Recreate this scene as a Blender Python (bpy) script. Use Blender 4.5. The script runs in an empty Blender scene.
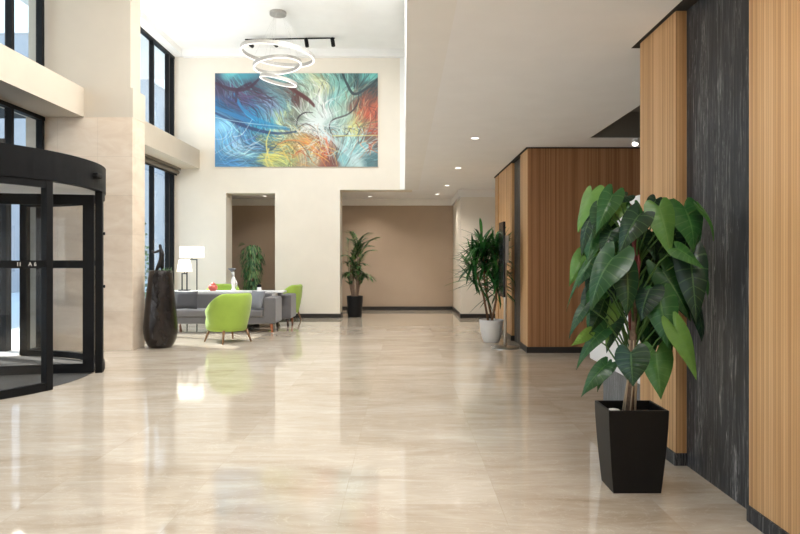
import bpy, math, random
from mathutils import Vector, Matrix
random.seed(7)
V = Vector
PI = math.pi
sc = bpy.context.scene
COL = sc.collection
F, X0, Y0, H = 640.0, 404.0, 260.0, 1.4

def P(x, y, d):
    return V(((x - X0) / F * d, d, H + (Y0 - y) / F * d))

# ------------------------------------------------------------------ mesh builder
class MB:
    def __init__(s):
        s.v, s.f, s.t, s.u = [], [], [], []
    def add(s, vs, fs, tone=0.5, uv=None):
        o = len(s.v)
        s.v += [V(p) for p in vs]
        s.u += uv if uv else [(0., .5, 0.)] * len(vs)
        s.t += [tone] * len(vs)
        s.f += [tuple(i + o for i in f) for f in fs]
        return s
    def box(s, x0, x1, y0, y1, z0, z1):
        vs = [(x, y, z) for z in (z0, z1) for y in (y0, y1) for x in (x0, x1)]
        return s.add(vs, [(0, 2, 3, 1), (4, 5, 7, 6), (0, 1, 5, 4), (2, 6, 7, 3), (0, 4, 6, 2), (1, 3, 7, 5)])
    def obox(s, c, ax, ay, az):
        c, ax, ay, az = V(c), V(ax), V(ay), V(az)
        vs = [c + ax * i + ay * j + az * k for k in (-1, 1) for j in (-1, 1) for i in (-1, 1)]
        return s.add(vs, [(0, 2, 3, 1), (4, 5, 7, 6), (0, 1, 5, 4), (2, 6, 7, 3), (0, 4, 6, 2), (1, 3, 7, 5)])
    def frustum(s, c, w0, d0, w1, d1, z0, z1):
        cx, cy = c
        vs = [(cx + i * w0 / 2, cy + j * d0 / 2, z0) for j in (-1, 1) for i in (-1, 1)]
        vs += [(cx + i * w1 / 2, cy + j * d1 / 2, z1) for j in (-1, 1) for i in (-1, 1)]
        return s.add(vs, [(0, 2, 3, 1), (4, 5, 7, 6), (0, 1, 5, 4), (2, 6, 7, 3), (0, 4, 6, 2), (1, 3, 7, 5)])
    def tube(s, pts, rad, n=8, tone=0.5, closed=False):
        pts = [V(p) for p in pts]
        m = len(pts)
        if not isinstance(rad, (list, tuple)):
            rad = [rad] * m
        vs, fs = [], []
        up = None
        for i, p in enumerate(pts):
            a = pts[(i + 1) % m] if (closed or i < m - 1) else p
            b = pts[i - 1] if (closed or i > 0) else p
            d = (a - b)
            d = d.normalized() if d.length > 1e-9 else V((0, 0, 1))
            if up is None:
                up = V((0, 0, 1)) if abs(d.z) < 0.9 else V((1, 0, 0))
            sd = d.cross(up).normalized()
            up = sd.cross(d).normalized()
            for k in range(n):
                an = 2 * PI * k / n
                vs.append(p + (sd * math.cos(an) + up * math.sin(an)) * rad[i])
        rng = m if closed else m - 1
        for i in range(rng):
            j = (i + 1) % m
            for k in range(n):
                q = (k + 1) % n
                fs.append((i * n + k, i * n + q, j * n + q, j * n + k))
        if not closed:
            fs.append(tuple(range(n))[::-1])
            fs.append(tuple((m - 1) * n + k for k in range(n)))
        return s.add(vs, fs, tone)
    def lathe(s, prof, c=(0, 0, 0), n=32, cap=True):
        c = V(c)
        vs, fs = [], []
        m = len(prof)
        for r, z in prof:
            for k in range(n):
                a = 2 * PI * k / n
                vs.append(c + V((r * math.cos(a), r * math.sin(a), z)))
        for i in range(m - 1):
            for k in range(n):
                q = (k + 1) % n
                fs.append((i * n + k, i * n + q, (i + 1) * n + q, (i + 1) * n + k))
        if cap:
            fs.append(tuple(range(n))[::-1])
            fs.append(tuple((m - 1) * n + k for k in range(n)))
        return s.add(vs, fs)
    def arc(s, c, r0, r1, z0, z1, a0, a1, n=24):
        full = abs(a1 - a0) > 2 * PI - 1e-4
        vs, fs = [], []
        m = n if full else n + 1
        for i in range(m):
            a = a0 + (a1 - a0) * i / n
            ca, sa = math.cos(a), math.sin(a)
            for r, z in ((r0, z0), (r1, z0), (r1, z1), (r0, z1)):
                vs.append((c[0] + r * ca, c[1] + r * sa, z))
        for i in range(n):
            j = (i + 1) % m
            for k in range(4):
                q = (k + 1) % 4
                fs.append((i * 4 + k, j * 4 + k, j * 4 + q, i * 4 + q))
        if not full:
            fs.append((0, 1, 2, 3))
            e = (m - 1) * 4
            fs.append((e + 3, e + 2, e + 1, e))
        return s.add(vs, fs)
    def disc(s, c, r, z0, z1, n=48):
        return s.lathe([(r, z0), (r, z1)], (c[0], c[1], 0), n)
    def grid(s, rows, tone=0.5, uv=None):
        m, n = len(rows), len(rows[0])
        vs = [p for r in rows for p in r]
        fs = [(i * n + k, i * n + k + 1, (i + 1) * n + k + 1, (i + 1) * n + k) for i in range(m - 1) for k in range(n - 1)]
        return s.add(vs, fs, tone, uv)
    def build(s, name, mat, parent=None, smooth=False, bevel=0, seg=2, subsurf=0, solid=0, local=False, fix=True):
        off = V((0, 0, 0))
        if parent is not None and not local:
            q = parent
            while q is not None:
                off += V(q.location)
                q = q.parent
        me = bpy.data.meshes.new(name)
        me.from_pydata([p - off for p in s.v], [], s.f)
        at = me.attributes.new('tone', 'FLOAT', 'POINT')
        at.data.foreach_set('value', s.t)
        at = me.attributes.new('luv', 'FLOAT_VECTOR', 'POINT')
        at.data.foreach_set('vector', [c for q_ in s.u for c in q_])
        me.materials.append(mat)
        if fix:
            import bmesh
            bm = bmesh.new(); bm.from_mesh(me)
            bmesh.ops.recalc_face_normals(bm, faces=bm.faces)
            bm.to_mesh(me); bm.free()
        if smooth:
            me.polygons.foreach_set('use_smooth', [True] * len(me.polygons))
        me.update()
        o = bpy.data.objects.new(name, me)
        COL.objects.link(o)
        if parent is not None:
            o.parent = parent
        if solid:
            md = o.modifiers.new('thick', 'SOLIDIFY'); md.thickness = solid; md.offset = 0
        if bevel:
            md = o.modifiers.new('bevel', 'BEVEL'); md.width = bevel; md.segments = seg; md.limit_method = 'ANGLE'
            me.polygons.foreach_set('use_smooth', [True] * len(me.polygons))
            wn = o.modifiers.new('wn', 'WEIGHTED_NORMAL')
        if subsurf:
            md = o.modifiers.new('sub', 'SUBSURF'); md.levels = subsurf; md.render_levels = subsurf
            me.polygons.foreach_set('use_smooth', [True] * len(me.polygons))
        return o

def tag(o, label=None, cat=None, group=None, kind=None):
    if label: o['label'] = label
    if cat: o['category'] = cat
    if group: o['group'] = group
    if kind: o['kind'] = kind
    return o
def thing(name, loc, label, cat, group=None, rz=0, kind=None):
    o = bpy.data.objects.new(name, None)
    o.empty_display_size = 0.1
    COL.objects.link(o)
    o.location = loc; o.rotation_euler = (0, 0, rz)
    return tag(o, label, cat, group, kind)
def copy_tree(o, parent=None):
    c = o.copy(); COL.objects.link(c)
    if parent: c.parent = parent
    for ch in list(o.children):
        copy_tree(ch, c)
    return c
def struct(name, mb, mat, label, cat, **k):
    return tag(mb.build(name, mat, **k), label, cat, None, 'structure')

# ------------------------------------------------------------------ materials
class NT:
    def __init__(s, name):
        s.m = bpy.data.materials.new(name); s.m.use_nodes = True
        s.t = s.m.node_tree; s.t.nodes.clear()
        s.out = s.t.nodes.new('ShaderNodeOutputMaterial')
    def n(s, typ, ins=None, **props):
        nd = s.t.nodes.new('ShaderNode' + typ)
        for k, v in props.items():
            setattr(nd, k, v)
        for k, v in (ins or {}).items():
            sk = nd.inputs[k]
            if isinstance(v, bpy.types.NodeSocket):
                s.t.links.new(v, sk)
            else:
                sk.default_value = v
        return nd
    def math(s, op, a, b=0.0, clamp=False):
        return s.n('Math', {0: a, 1: b}, operation=op, use_clamp=clamp).outputs[0]
    def mix(s, f, a, b, blend='MIX'):
        nd = s.t.nodes.new('ShaderNodeMix'); nd.data_type = 'RGBA'; nd.blend_type = blend
        for k, v in ((0, f), (6, a), (7, b)):
            if isinstance(v, bpy.types.NodeSocket): s.t.links.new(v, nd.inputs[k])
            else: nd.inputs[k].default_value = v if k == 0 else c4(v)
        return nd.outputs[2]
    def ramp(s, f, stops):
        nd = s.n('ValToRGB', {0: f})
        el = nd.color_ramp.elements
        while len(el) < len(stops): el.new(0.5)
        for e, (p, c) in zip(el, stops):
            e.position = p; e.color = c4(c)
        return nd.outputs[0]
    def co(s, scale=(1, 1, 1), loc=(0, 0, 0)):
        g = s.n('NewGeometry')
        return s.n('Mapping', {0: g.outputs['Position'], 1: loc, 3: scale}).outputs[0]
    def obj(s, scale=(1, 1, 1), loc=(0, 0, 0)):
        g = s.n('TexCoord')
        return s.n('Mapping', {0: g.outputs['Object'], 1: loc, 3: scale}).outputs[0]
    def noise(s, vec, scale, detail=4, rough=.5, dist=0):
        return s.n('TexNoise', {'Vector': vec, 'Scale': scale, 'Detail': detail, 'Roughness': rough, 'Distortion': dist})
    def bsdf(s, **k):
        nd = s.n('BsdfPrincipled', {kk.replace('_', ' '): (c4(v) if isinstance(v, tuple) else v) for kk, v in k.items()})
        s.t.links.new(nd.outputs[0], s.out.inputs[0])
        return s.m
    def bump(s, h, strength=.3, dist=.01):
        return s.n('Bump', {'Height': h, 'Strength': strength, 'Distance': dist}).outputs[0]
def c4(c):
    if isinstance(c, bpy.types.NodeSocket): return c
    return (c[0], c[1], c[2], 1.0) if len(c) == 3 else c

def simple(name, col, rough=.5, metal=0., spec=.5, var=0.06, scale=14., bump=0.):
    n = NT(name)
    ns = n.noise(n.obj(), scale, 4)
    f = ns.outputs[0]
    a = tuple(max(0, c * (1 - var)) for c in col); b = tuple(min(1, c * (1 + var)) for c in col)
    k = dict(Base_Color=n.ramp(f, [(.3, a), (.7, b)]), Roughness=rough, Metallic=metal)
    k['Specular IOR Level'] = spec
    if bump:
        k['Normal'] = n.bump(f, bump, .004)
    return n.bsdf(**k)

def fabric(name, col, scale=260, var=.12, rough=.95):
    n = NT(name)
    a = n.noise(n.obj(), scale, 2).outputs[0]
    b = n.noise(n.obj(), 5, 3).outputs[0]
    f = n.math('ADD', n.math('MULTIPLY', a, .6), n.math('MULTIPLY', b, .4))
    c = n.ramp(f, [(.3, tuple(x * (1 - var) for x in col)), (.7, tuple(min(1, x * (1 + var)) for x in col))])
    k = dict(Base_Color=c, Roughness=rough, Normal=n.bump(a, .25, .002))
    k['Specular IOR Level'] = .2; k['Sheen Weight'] = .25
    return n.bsdf(**k)

def emit(name, col, strength):
    n = NT(name)
    e = n.n('Emission', {0: c4(col), 1: strength})
    n.t.links.new(e.outputs[0], n.out.inputs[0])
    return n.m

def m_floor():
    n = NT('cream_marble_tiles')
    co = n.co((1, 1, 1), (.35, -.07, 0))
    br = n.n('TexBrick', {'Vector': co, 'Color1': (.30, .30, .30, 1), 'Color2': (.75, .75, .75, 1), 'Mortar': (.5, .5, .5, 1), 'Scale': 1.0,
                          'Mortar Size': .0022, 'Mortar Smooth': .2, 'Bias': 0., 'Brick Width': .9, 'Row Height': .9}, offset=.0, offset_frequency=2)
    tilev = n.n('SeparateColor', {0: br.outputs[0]}).outputs[0]
    warp = n.n('VectorMath', {0: n.co((.55, 1.5, 1)), 1: br.outputs[0]}, operation='ADD').outputs[0]
    big = n.noise(warp, 1.3, 5, .55, 1.2).outputs[0]
    vein = n.noise(n.co((.8, 4.2, 1), (3, 1, 0)), 1.6, 8, .68, 1.6).outputs[0]
    cloud = n.noise(n.co((.3, .35, 1)), 1.1, 3).outputs[0]
    f = n.math('ADD', n.math('MULTIPLY', big, .5), n.math('MULTIPLY', vein, .42))
    f = n.math('ADD', f, n.math('MULTIPLY', n.math('SUBTRACT', tilev, .5), .12))
    f = n.math('ADD', f, n.math('MULTIPLY', n.math('SUBTRACT', cloud, .5), .15))
    c = n.ramp(f, [(.25, (.345, .272, .195)), (.39, (.46, .386, .300)), (.52, (.54, .472, .388)), (.67, (.645, .59, .515))])
    v2 = n.noise(n.co((1, 2.2, 1), (7, 3, 0)), 1.4, 9, .6, 3.0).outputs[0]
    vm = n.ramp(n.math('ABSOLUTE', n.math('SUBTRACT', v2, .5)), [(0., (1, 1, 1)), (.012, (0, 0, 0))])
    c = n.mix(n.math('MULTIPLY', vm, .20), c, (.86, .78, .66))
    c = n.mix(n.math('MULTIPLY', br.outputs[1], .30), c, (.40, .32, .23))
    k = dict(Base_Color=c, Roughness=.055)
    k['Specular IOR Level'] = .58
    return n.bsdf(**k)

def m_wood(name='ribbed_teak_veneer', cols=((.40, .205, .082), (.61, .355, .162), (.76, .50, .265)), rib=.021):
    n = NT(name)
    g = n.n('NewGeometry')
    s = n.n('SeparateXYZ', {0: g.outputs['Position']})
    u = n.math('ADD', s.outputs[0], s.outputs[1])
    cell = n.math('FLOOR', n.math('DIVIDE', u, rib))
    rnd = n.n('TexWhiteNoise', {'W': cell}, noise_dimensions='1D').outputs[0]
    uv = n.n('CombineXYZ', {0: n.math('MULTIPLY', u, 70.), 1: n.math('MULTIPLY', s.outputs[2], 1.3), 2: n.math('MULTIPLY', rnd, 9.)}).outputs[0]
    gr = n.noise(uv, 1.0, 4, .6, .3).outputs[0]
    lo = n.noise(n.n('CombineXYZ', {0: n.math('MULTIPLY', u, 5.), 1: n.math('MULTIPLY', s.outputs[2], .25), 2: 0.}).outputs[0], 1., 3).outputs[0]
    f = n.math('ADD', n.math('ADD', n.math('MULTIPLY', gr, .40), n.math('MULTIPLY', rnd, .38)), n.math('MULTIPLY', lo, .22))
    c = n.ramp(f, [(.2, cols[0]), (.5, cols[1]), (.8, cols[2])])
    fr = n.math('FRACT', n.math('DIVIDE', u, rib))
    gro = n.math('LESS_THAN', fr, .14)
    c = n.mix(n.math('MULTIPLY', gro, .38), c, (.14, .055, .02))
    k = dict(Base_Color=c, Roughness=.42, Normal=n.bump(n.math('SUBTRACT', 1., gro), .35, .004))
    k['Specular IOR Level'] = .35
    return n.bsdf(**k)

def m_black_marble(name='black_veined_marble', base=(.030, .032, .037), sc_=1.):
    n = NT(name)
    a = n.noise(n.co((14 * sc_, 14 * sc_, 1.1 * sc_)), 1.6, 8, .72, .5).outputs[0]
    c = n.ramp(a, [(.3, tuple(x * .5 for x in base)), (.52, base), (.72, tuple(x * 1.9 for x in base))])
    for k, (sx_, sz_, wd, st_, off) in enumerate(((10, .36, .011, .75, 0.), (20, .7, .014, .62, 5.), (38, 1.2, .02, .45, 9.))):
        b = n.noise(n.co((sx_ * sc_, sx_ * sc_, sz_ * sc_), (4 + off, 2 + off, 1)), 1.2, 5, .58, .9).outputs[0]
        vm = n.ramp(n.math('ABSOLUTE', n.math('SUBTRACT', b, .5)), [(0., (1, 1, 1)), (wd, (0, 0, 0))])
        msk = n.ramp(n.noise(n.co((7, 7, 1.0), (1, 5 + off, 0)), 1.5, 4).outputs[0], [(.44, (0, 0, 0)), (.62, (1, 1, 1))])
        c = n.mix(n.math('MULTIPLY', n.math('MULTIPLY', vm, msk), st_), c, (.50, .50, .50))
    k = dict(Base_Color=c, Roughness=.40); k['Specular IOR Level'] = .25
    return n.bsdf(**k)

def m_stone():
    n = NT('beige_stone_cladding')
    g = n.n('NewGeometry')
    s = n.n('SeparateXYZ', {0: g.outputs['Position']})
    u = n.math('ADD', s.outputs[0], n.math('MULTIPLY', s.outputs[1], 1.0))
    uv = n.n('CombineXYZ', {0: n.math('ADD', u, -5.16), 1: n.math('ADD', s.outputs[2], .0), 2: 0.}).outputs[0]
    br = n.n('TexBrick', {'Vector': uv, 'Color1': (.35, .35, .35, 1), 'Color2': (.65, .65, .65, 1), 'Mortar': (.5, .5, .5, 1), 'Scale': 1.0, 'Mortar Size': .003,
                          'Brick Width': .62, 'Row Height': .6}, offset=.0)
    t = n.n('SeparateColor', {0: br.outputs[0]}).outputs[0]
    a = n.noise(n.co((1.2, 1.2, 3.0)), 1.6, 7, .6, 1.).outputs[0]
    f = n.math('ADD', n.math('MULTIPLY', a, .8), n.math('MULTIPLY', t, .2))
    c = n.ramp(f, [(.3, (.66, .525, .405)), (.5, (.74, .615, .49)), (.7, (.81, .705, .59))])
    c = n.mix(n.math('MULTIPLY', br.outputs[1], .35), c, (.42, .34, .26))
    return n.bsdf(Base_Color=c, Roughness=.35)

def m_paint(name, col, rough=.7):
    return simple(name, col, rough, 0, .3, .018, 3.)

def m_glass(name, tint=(.93, .96, .97), refl=1.0):
    n = NT(name)
    lw = n.n('LayerWeight', {'Blend': .5}).outputs['Facing']
    fr = n.math('ADD', .045, n.math('MULTIPLY', n.math('POWER', lw, 5.), .9))
    tr = n.n('BsdfTransparent', {0: c4(tint)})
    gl = n.n('BsdfGlossy', {0: (1, 1, 1, 1), 'Roughness': .01})
    mx = n.n('MixShader', {0: n.math('MULTIPLY', fr, refl), 1: tr.outputs[0], 2: gl.outputs[0]})
    n.t.links.new(mx.outputs[0], n.out.inputs[0])
    return n.m

def m_leaf(name, lo, mid, hi, rough=.38, veins=False):
    n = NT(name)
    t = n.n('Attribute', attribute_name='tone').outputs['Fac']
    ns = n.noise(n.obj(), 22, 3).outputs[0]
    f = n.math('ADD', t, n.math('MULTIPLY', n.math('SUBTRACT', ns, .5), .18))
    c = n.ramp(f, [(0., lo), (.5, mid), (1., hi)])
    k = {'Base Color': c, 'Roughness': rough, 'Specular IOR Level': .4}
    if veins:
        s = n.n('SeparateXYZ', {0: n.n('Attribute', attribute_name='luv').outputs['Vector']})
        av = n.math('ABSOLUTE', s.outputs[0])
        midr = n.math('LESS_THAN', av, .05)
        ph = n.math('FRACT', n.math('ADD', n.math('MULTIPLY', s.outputs[1], 8.), n.math('MULTIPLY', av, -1.1)))
        tri = n.math('ABSOLUTE', n.math('SUBTRACT', ph, .5))
        lat = n.math('LESS_THAN', tri, .06)
        vm = n.math('MULTIPLY', n.math('MAXIMUM', midr, n.math('MULTIPLY', lat, .55)), .38)
        c = n.mix(vm, c, (.16, .30, .10))
        k['Base Color'] = c
        k['Normal'] = n.bump(tri, .5, .004)
    p = n.n('BsdfPrincipled', k)
    tl = n.n('BsdfTranslucent', {0: c})
    mx = n.n('MixShader', {0: .18, 1: p.outputs[0], 2: tl.outputs[0]})
    n.t.links.new(mx.outputs[0], n.out.inputs[0])
    return n.m

M = dict(
    floor=m_floor(), wood=m_wood(), dark_wood=m_wood('reddish_dark_ribbed_veneer', ((.21, .092, .036), (.36, .175, .078), (.46, .24, .12)), .019), bmarble=m_black_marble(), stone=m_stone(),
    gmarble=m_black_marble('grey_speckled_marble', (.16, .165, .17), 3.),
    white=m_paint('ceiling_white', (.85, .845, .83)), ceil2=m_paint('lower_ceiling_white', (.87, .875, .885)),
    cream=m_paint('cream_wall_paint', (.78, .725, .635)), taupe=m_paint('taupe_wall_paint', (.44, .345, .262)),
    beam=m_paint('beam_paint', (.60, .53, .435)), trimw=m_paint('trim_white', (.82, .80, .77), .5),
    black=simple('black_metal', (.007, .007, .0075), .5, .0, .14, .1), frame=simple('anthracite_frame', (.009, .0092, .010), .5, .0, .14, .08),
    basebd=simple('dark_skirting', (.022, .020, .020), .35, 0, .5, .15), reveal=simple('shadow_gap', (.02, .017, .014), .8),
    glass=m_glass('clear_glass', (.90, .94, .95), .75), dglass=m_glass('door_glass', (.975, .98, .98), .4),
    chrome=simple('brushed_steel', (.62, .60, .57), .28, 1., .5, .04, 60), steel=simple('satin_nickel', (.55, .54, .52), .35, 1.),
    white_lac=simple('white_lacquer', (.86, .86, .86), .35, 0, .5, .01), ceramic=simple('white_ceramic', (.80, .79, .78), .32, 0, .5, .02),
    pot=simple('matte_black_planter', (.006, .006, .0065), .45, 0, .25, .12), soil=simple('potting_soil', (.045, .03, .02), .95, 0, .2, .4, 60, .6),
    green=fabric('lime_velvet', (.32, .46, .075)), grey=fabric('grey_wool', (.14, .135, .14)), dgrey=fabric('charcoal_wool', (.06, .06, .068)),
    lgrey=fabric('blue_grey_linen', (.18, .19, .215)), oak=simple('walnut_leg', (.22, .115, .055), .45, 0, .4, .2, 30),
    redwood=simple('reddish_leg', (.42, .15, .07), .45, 0, .4, .2, 30), darkleg=simple('dark_leg', (.06, .035, .025), .5),
    bronze=None, statue=simple('dark_bronze', (.014, .012, .012), .45, .2, .5, .2, 20, .3),
    trunk=simple('brown_bark', (.22, .125, .075), .85, 0, .2, .35, 40, .7), cane=simple('grey_brown_cane', (.20, .14, .10), .8, 0, .2, .3, 50, .5),
    stalk=simple('green_petiole', (.07, .16, .035), .5, 0, .4, .25, 20), redstalk=simple('maroon_sheath', (.16, .03, .03), .5, 0, .4, .25, 20),
    root=simple('dry_aerial_root', (.50, .40, .28), .8), pebble=simple('white_pebble', (.82, .81, .79), .6),
    philo=m_leaf('philodendron_leaf', (.009, .026, .018), (.030, .120, .030), (.22, .42, .085), .30, True),
    palm=m_leaf('palm_leaf', (.02, .07, .025), (.06, .16, .05), (.20, .32, .09)), yucca=m_leaf('strap_leaf', (.006, .045, .012), (.022, .13, .026), (.08, .28, .06)),
    fig=m_leaf('weeping_fig_leaf', (.02, .08, .035), (.07, .20, .08), (.28, .44, .18)), succ=m_leaf('succulent_leaf', (.03, .07, .04), (.08, .16, .07), (.2, .3, .15)),
    pink=simple('coral_glaze', (.62, .13, .10), .35), porc=simple('porcelain', (.82, .80, .80), .3), rug=fabric('pale_rug', (.74, .70, .63)),
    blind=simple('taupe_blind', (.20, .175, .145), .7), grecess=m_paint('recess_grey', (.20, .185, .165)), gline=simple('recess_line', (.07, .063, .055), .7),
    ringb=simple('pendant_body', (.40, .385, .355), .45, .2), ledring=emit('led_diffuser', (1., .96, .89), 1.2),
    shade=None, lamp=emit('downlight_lens', (1, .95, .87), 3.), drumceil=m_paint('drum_ceiling', (.74, .73, .71)), mat=simple('entrance_mat', (.075, .072, .068), .95, 0, .2, .2, 120),
    paving=simple('pale_paving', (.62, .61, .58), .8, 0, .2, .06, 4), bgrey=simple('grey_cladding', (.30, .315, .335), .7, 0, .3, .05, 2),
    bwhite=simple('white_render', (.78, .78, .78), .8, 0, .2, .03, 2), bglass=simple('dark_glazing', (.20, .23, .27), .2, 0, .5, .05), letter=simple('pale_lettering', (.70, .69, .66), .5),
    hedge=m_leaf('hedge_leaf', (.01, .04, .012), (.03, .10, .03), (.10, .22, .06)), screen=simple('dark_screen', (.018, .018, .02), .16, 0, .6),
)
def m_bronze():
    n = NT('hammered_bronze')
    a = n.noise(n.obj((1, 1, .6)), 9, 5, .6).outputs[0]
    b = n.n('TexVoronoi', {'Vector': n.obj(), 'Scale': 26.}).outputs[0]
    c = n.ramp(a, [(.3, (.018, .015, .014)), (.6, (.042, .036, .034)), (.8, (.09, .076, .066))])
    k = dict(Base_Color=c, Roughness=.27, Metallic=.6, Normal=n.bump(n.math('ADD', n.math('MULTIPLY', b, .4), n.math('MULTIPLY', a, .5)), .14, .006))
    return n.bsdf(**k)
M['bronze'] = m_bronze()
def m_shade():
    n = NT('lit_lampshade')
    d = n.n('BsdfDiffuse', {0: (.85, .82, .76, 1)}); t = n.n('BsdfTranslucent', {0: (.85, .82, .76, 1)})
    e = n.n('Emission', {0: (1, .93, .82, 1), 1: .55})
    m = n.n('MixShader', {0: .5, 1: d.outputs[0], 2: t.outputs[0]})
    a = n.n('AddShader', {0: m.outputs[0], 1: e.outputs[0]})
    n.t.links.new(a.outputs[0], n.out.inputs[0]); return n.m
M['shade'] = m_shade()

# ------------------------------------------------------------------ dimensions
XL = -5.6; YB = 15.5; ZH = 6.47; ZW = 6.32; ZC = 3.10; XR = 1.852; XM = 1.925; YN = -7.0; XE = 8.0
YP0, YP1, XP = 9.90, 10.37, -4.20

# ------------------------------------------------------------------ room shell
struct('floor', MB().box(XL - .1, XE, YN, 18.2, -.15, 0), M['floor'], 'polished cream marble tile floor of the lobby', 'floor')
struct('ceiling', MB().box(XL - .3, .2, YN, YB + .6, ZH, ZH + .25), M['white'], 'high white ceiling above the atrium with the ring pendant', 'ceiling')
m = MB().box(XL - .15, XL + .27, YN, YB, ZW, ZH).box(XL + .27, .02, YB - .15, YB, ZW - .03, ZH)
struct('trim_1', m, M['white'], 'white dropped edge around the high ceiling', 'ceiling trim')
struct('wall_bulkhead', MB().box(.02, .35, YN, YB, ZC, ZH), M['white'], 'white upright face between high and lower ceiling', 'bulkhead')
m = MB().box(.35, 2.59, YN, YB, ZC, ZC + .2).box(2.59, XE, YN, 4.0, ZC, ZC + .2).box(2.59, XE, 8.92, YB, ZC, ZC + .2).box(6.5, XE, 4.0, 8.92, ZC, ZC + .2)
m.box(XL, XE, YB + .54, 18.2, ZC, ZC + .2).box(.2, XE, YB, YB + .54, ZC, ZC + .2)
struct('ceiling_lower', m, M['ceil2'], 'lower off-white ceiling over the right half and the far passage', 'ceiling')
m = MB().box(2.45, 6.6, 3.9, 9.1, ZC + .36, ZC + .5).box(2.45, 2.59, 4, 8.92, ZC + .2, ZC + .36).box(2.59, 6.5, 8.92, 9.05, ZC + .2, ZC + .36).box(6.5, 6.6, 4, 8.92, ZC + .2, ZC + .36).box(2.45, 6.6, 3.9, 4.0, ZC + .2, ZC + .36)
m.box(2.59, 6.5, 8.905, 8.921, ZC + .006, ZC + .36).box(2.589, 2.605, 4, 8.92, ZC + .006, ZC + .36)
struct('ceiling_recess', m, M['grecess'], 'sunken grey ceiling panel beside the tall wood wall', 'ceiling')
struct('trim_2', MB().box(2.6, 6.5, 8.03, 8.07, ZC + .335, ZC + .36).box(2.6, 6.5, 7.72, 7.76, ZC + .335, ZC + .36), M['gline'], 'dark thin joints across the sunken grey ceiling panel', 'ceiling joint')
# back wall with two openings
xa0, xa1, xb = -4.31, -3.124, -1.55
m = MB().box(XL, xa0, YB, YB + .54, 0, ZC).box(xa1, xb, YB, YB + .54, 0, ZC).box(xa0, xa1, YB, YB + .54, 3.02, ZC).box(XL, .2, YB, YB + .54, ZC, ZH)
struct('wall_back', m, M['cream'], 'tall cream back wall behind the lounge with two openings', 'wall')
struct('trim_3', MB().box(-.10, .03, YB - .05, YB, ZC, ZW), M['white'], 'slim white strip where back wall meets lower ceiling edge', 'wall trim')
struct('wall_passage', MB().box(XL, 1.376, 17.9, 18.1, 0, ZC), M['taupe'], 'plain taupe wall at the far end of the passage', 'wall')
struct('wall_passage_left', MB().box(XL - .1, XL, YB + .54, 18.1, 0, ZC), M['taupe'], 'taupe side wall closing the passage behind the lounge', 'wall')
struct('wall_back_right', MB().box(1.376, 4.5, 15.45, 18.1, 0, ZC), M['cream'], 'cream wall return behind the strap leaved plant', 'wall')
m = MB().box(XL, 1.376, 17.84, 17.9, 2.92, ZC).box(1.32, 4.5, 15.39, 15.45, 2.92, ZC).box(1.32, 1.376, 15.45, 17.84, 2.92, ZC)
struct('trim_4', m, M['trimw'], 'white crown moulding along the far taupe and cream walls', 'crown moulding')
m = MB().box(XL, xa0, YB - .02, YB, 0, .10).box(xa1, xb, YB - .02, YB, 0, .10).box(xb, xb + .02, YB - .02, YB + .54, 0, .1).box(xa0, xa0 + .02, YB, YB + .54, 0, .1)
struct('baseboard_back', m, M['basebd'], 'dark skirting at the foot of the cream back wall', 'skirting')
struct('baseboard_passage', MB().box(XL, 1.36, 17.88, 17.9, 0, .10), M['basebd'], 'dark skirting at the foot of the taupe wall', 'skirting')
struct('baseboard_right', MB().box(1.356, 4.5, 15.43, 15.45, 0, .10).box(1.356, 1.376, 15.45, 17.88, 0, .1), M['basebd'], 'dark skirting of the cream wall return', 'skirting')

# right hand wood wall
m = MB().box(XR, XR + .5, YN, 3.435, .085, ZC)
struct('wall_right', m, M['wood'], 'nearest ribbed wood wall panel at the right edge', 'wall panel')
struct('wall_right_marble', MB().box(XM, XR + .5, 3.435, 4.36, 0, ZC), M['bmarble'], 'recessed black veined marble slab between two wood panels', 'marble panel')
struct('wall_right_far', MB().box(XR, XR + .5, 4.36, 5.02, .085, ZC), M['wood'], 'ribbed wood wall panel behind the black planter', 'wall panel')
struct('baseboard_right_wood', MB().box(XR - .014, XR + .5, YN, 3.435 + .002, 0, .085).box(XR - .014, XR + .5, 4.36 - .01, 5.03, 0, .085), M['bmarble'], 'black marble skirting below the near wood panels', 'skirting', bevel=.004)
struct('trim_5', MB().box(XR - .03, XM + .05, YN, 5.13, ZC - .003, ZC + .05), M['reveal'], 'dark shadow gap along the top of the near wood wall', 'shadow gap')
# far block
struct('wall_block_front', MB().box(1.868, 5.2, 9.652, 9.668, .09, ZC), M['dark_wood'], 'reddish brown ribbed veneer front of the wood block, facing the viewer', 'wall')  # darker, redder set of the ribbed wood colours on a thin front slab
m = MB().box(1.865, 5.2, 9.666, 10.26, .09, ZC).box(1.93, 5.2, 10.26, 11.10, .09, ZC).box(1.865, 5.2, 11.10, 12.55, .09, ZC).box(1.93, 5.2, 12.55, 12.7, .09, ZC).box(1.865, 5.2, 12.7, 13.1, .09, ZC)
struct('wall_block', m, M['wood'], 'free standing ribbed wood block in the middle distance', 'wall')
struct('trim_6', MB().box(1.915, 1.931, 10.26, 11.10, 0, ZC), M['bmarble'], 'slim dark marble strip set in the side of the wood block', 'marble strip')
m = MB().box(1.85, 5.2, 9.640, 10.265, 0, .09).box(1.85, 5.2, 11.095, 13.11, 0, .09).box(1.93, 5.2, 10.265, 11.095, 0, .09)
struct('baseboard_block', m, M['basebd'], 'black skirting around the wood block', 'skirting')
struct('trim_7', MB().box(1.845, 5.2, 9.64, 13.12, ZC - .02, ZC + .02), M['reveal'], 'dark shadow gap at the top of the wood block', 'shadow gap')
struct('wall_right_outer', MB().box(XE, XE + .2, YN, 18.2, 0, ZC + .5), M['cream'], 'cream outer wall of the side hall', 'wall')
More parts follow.
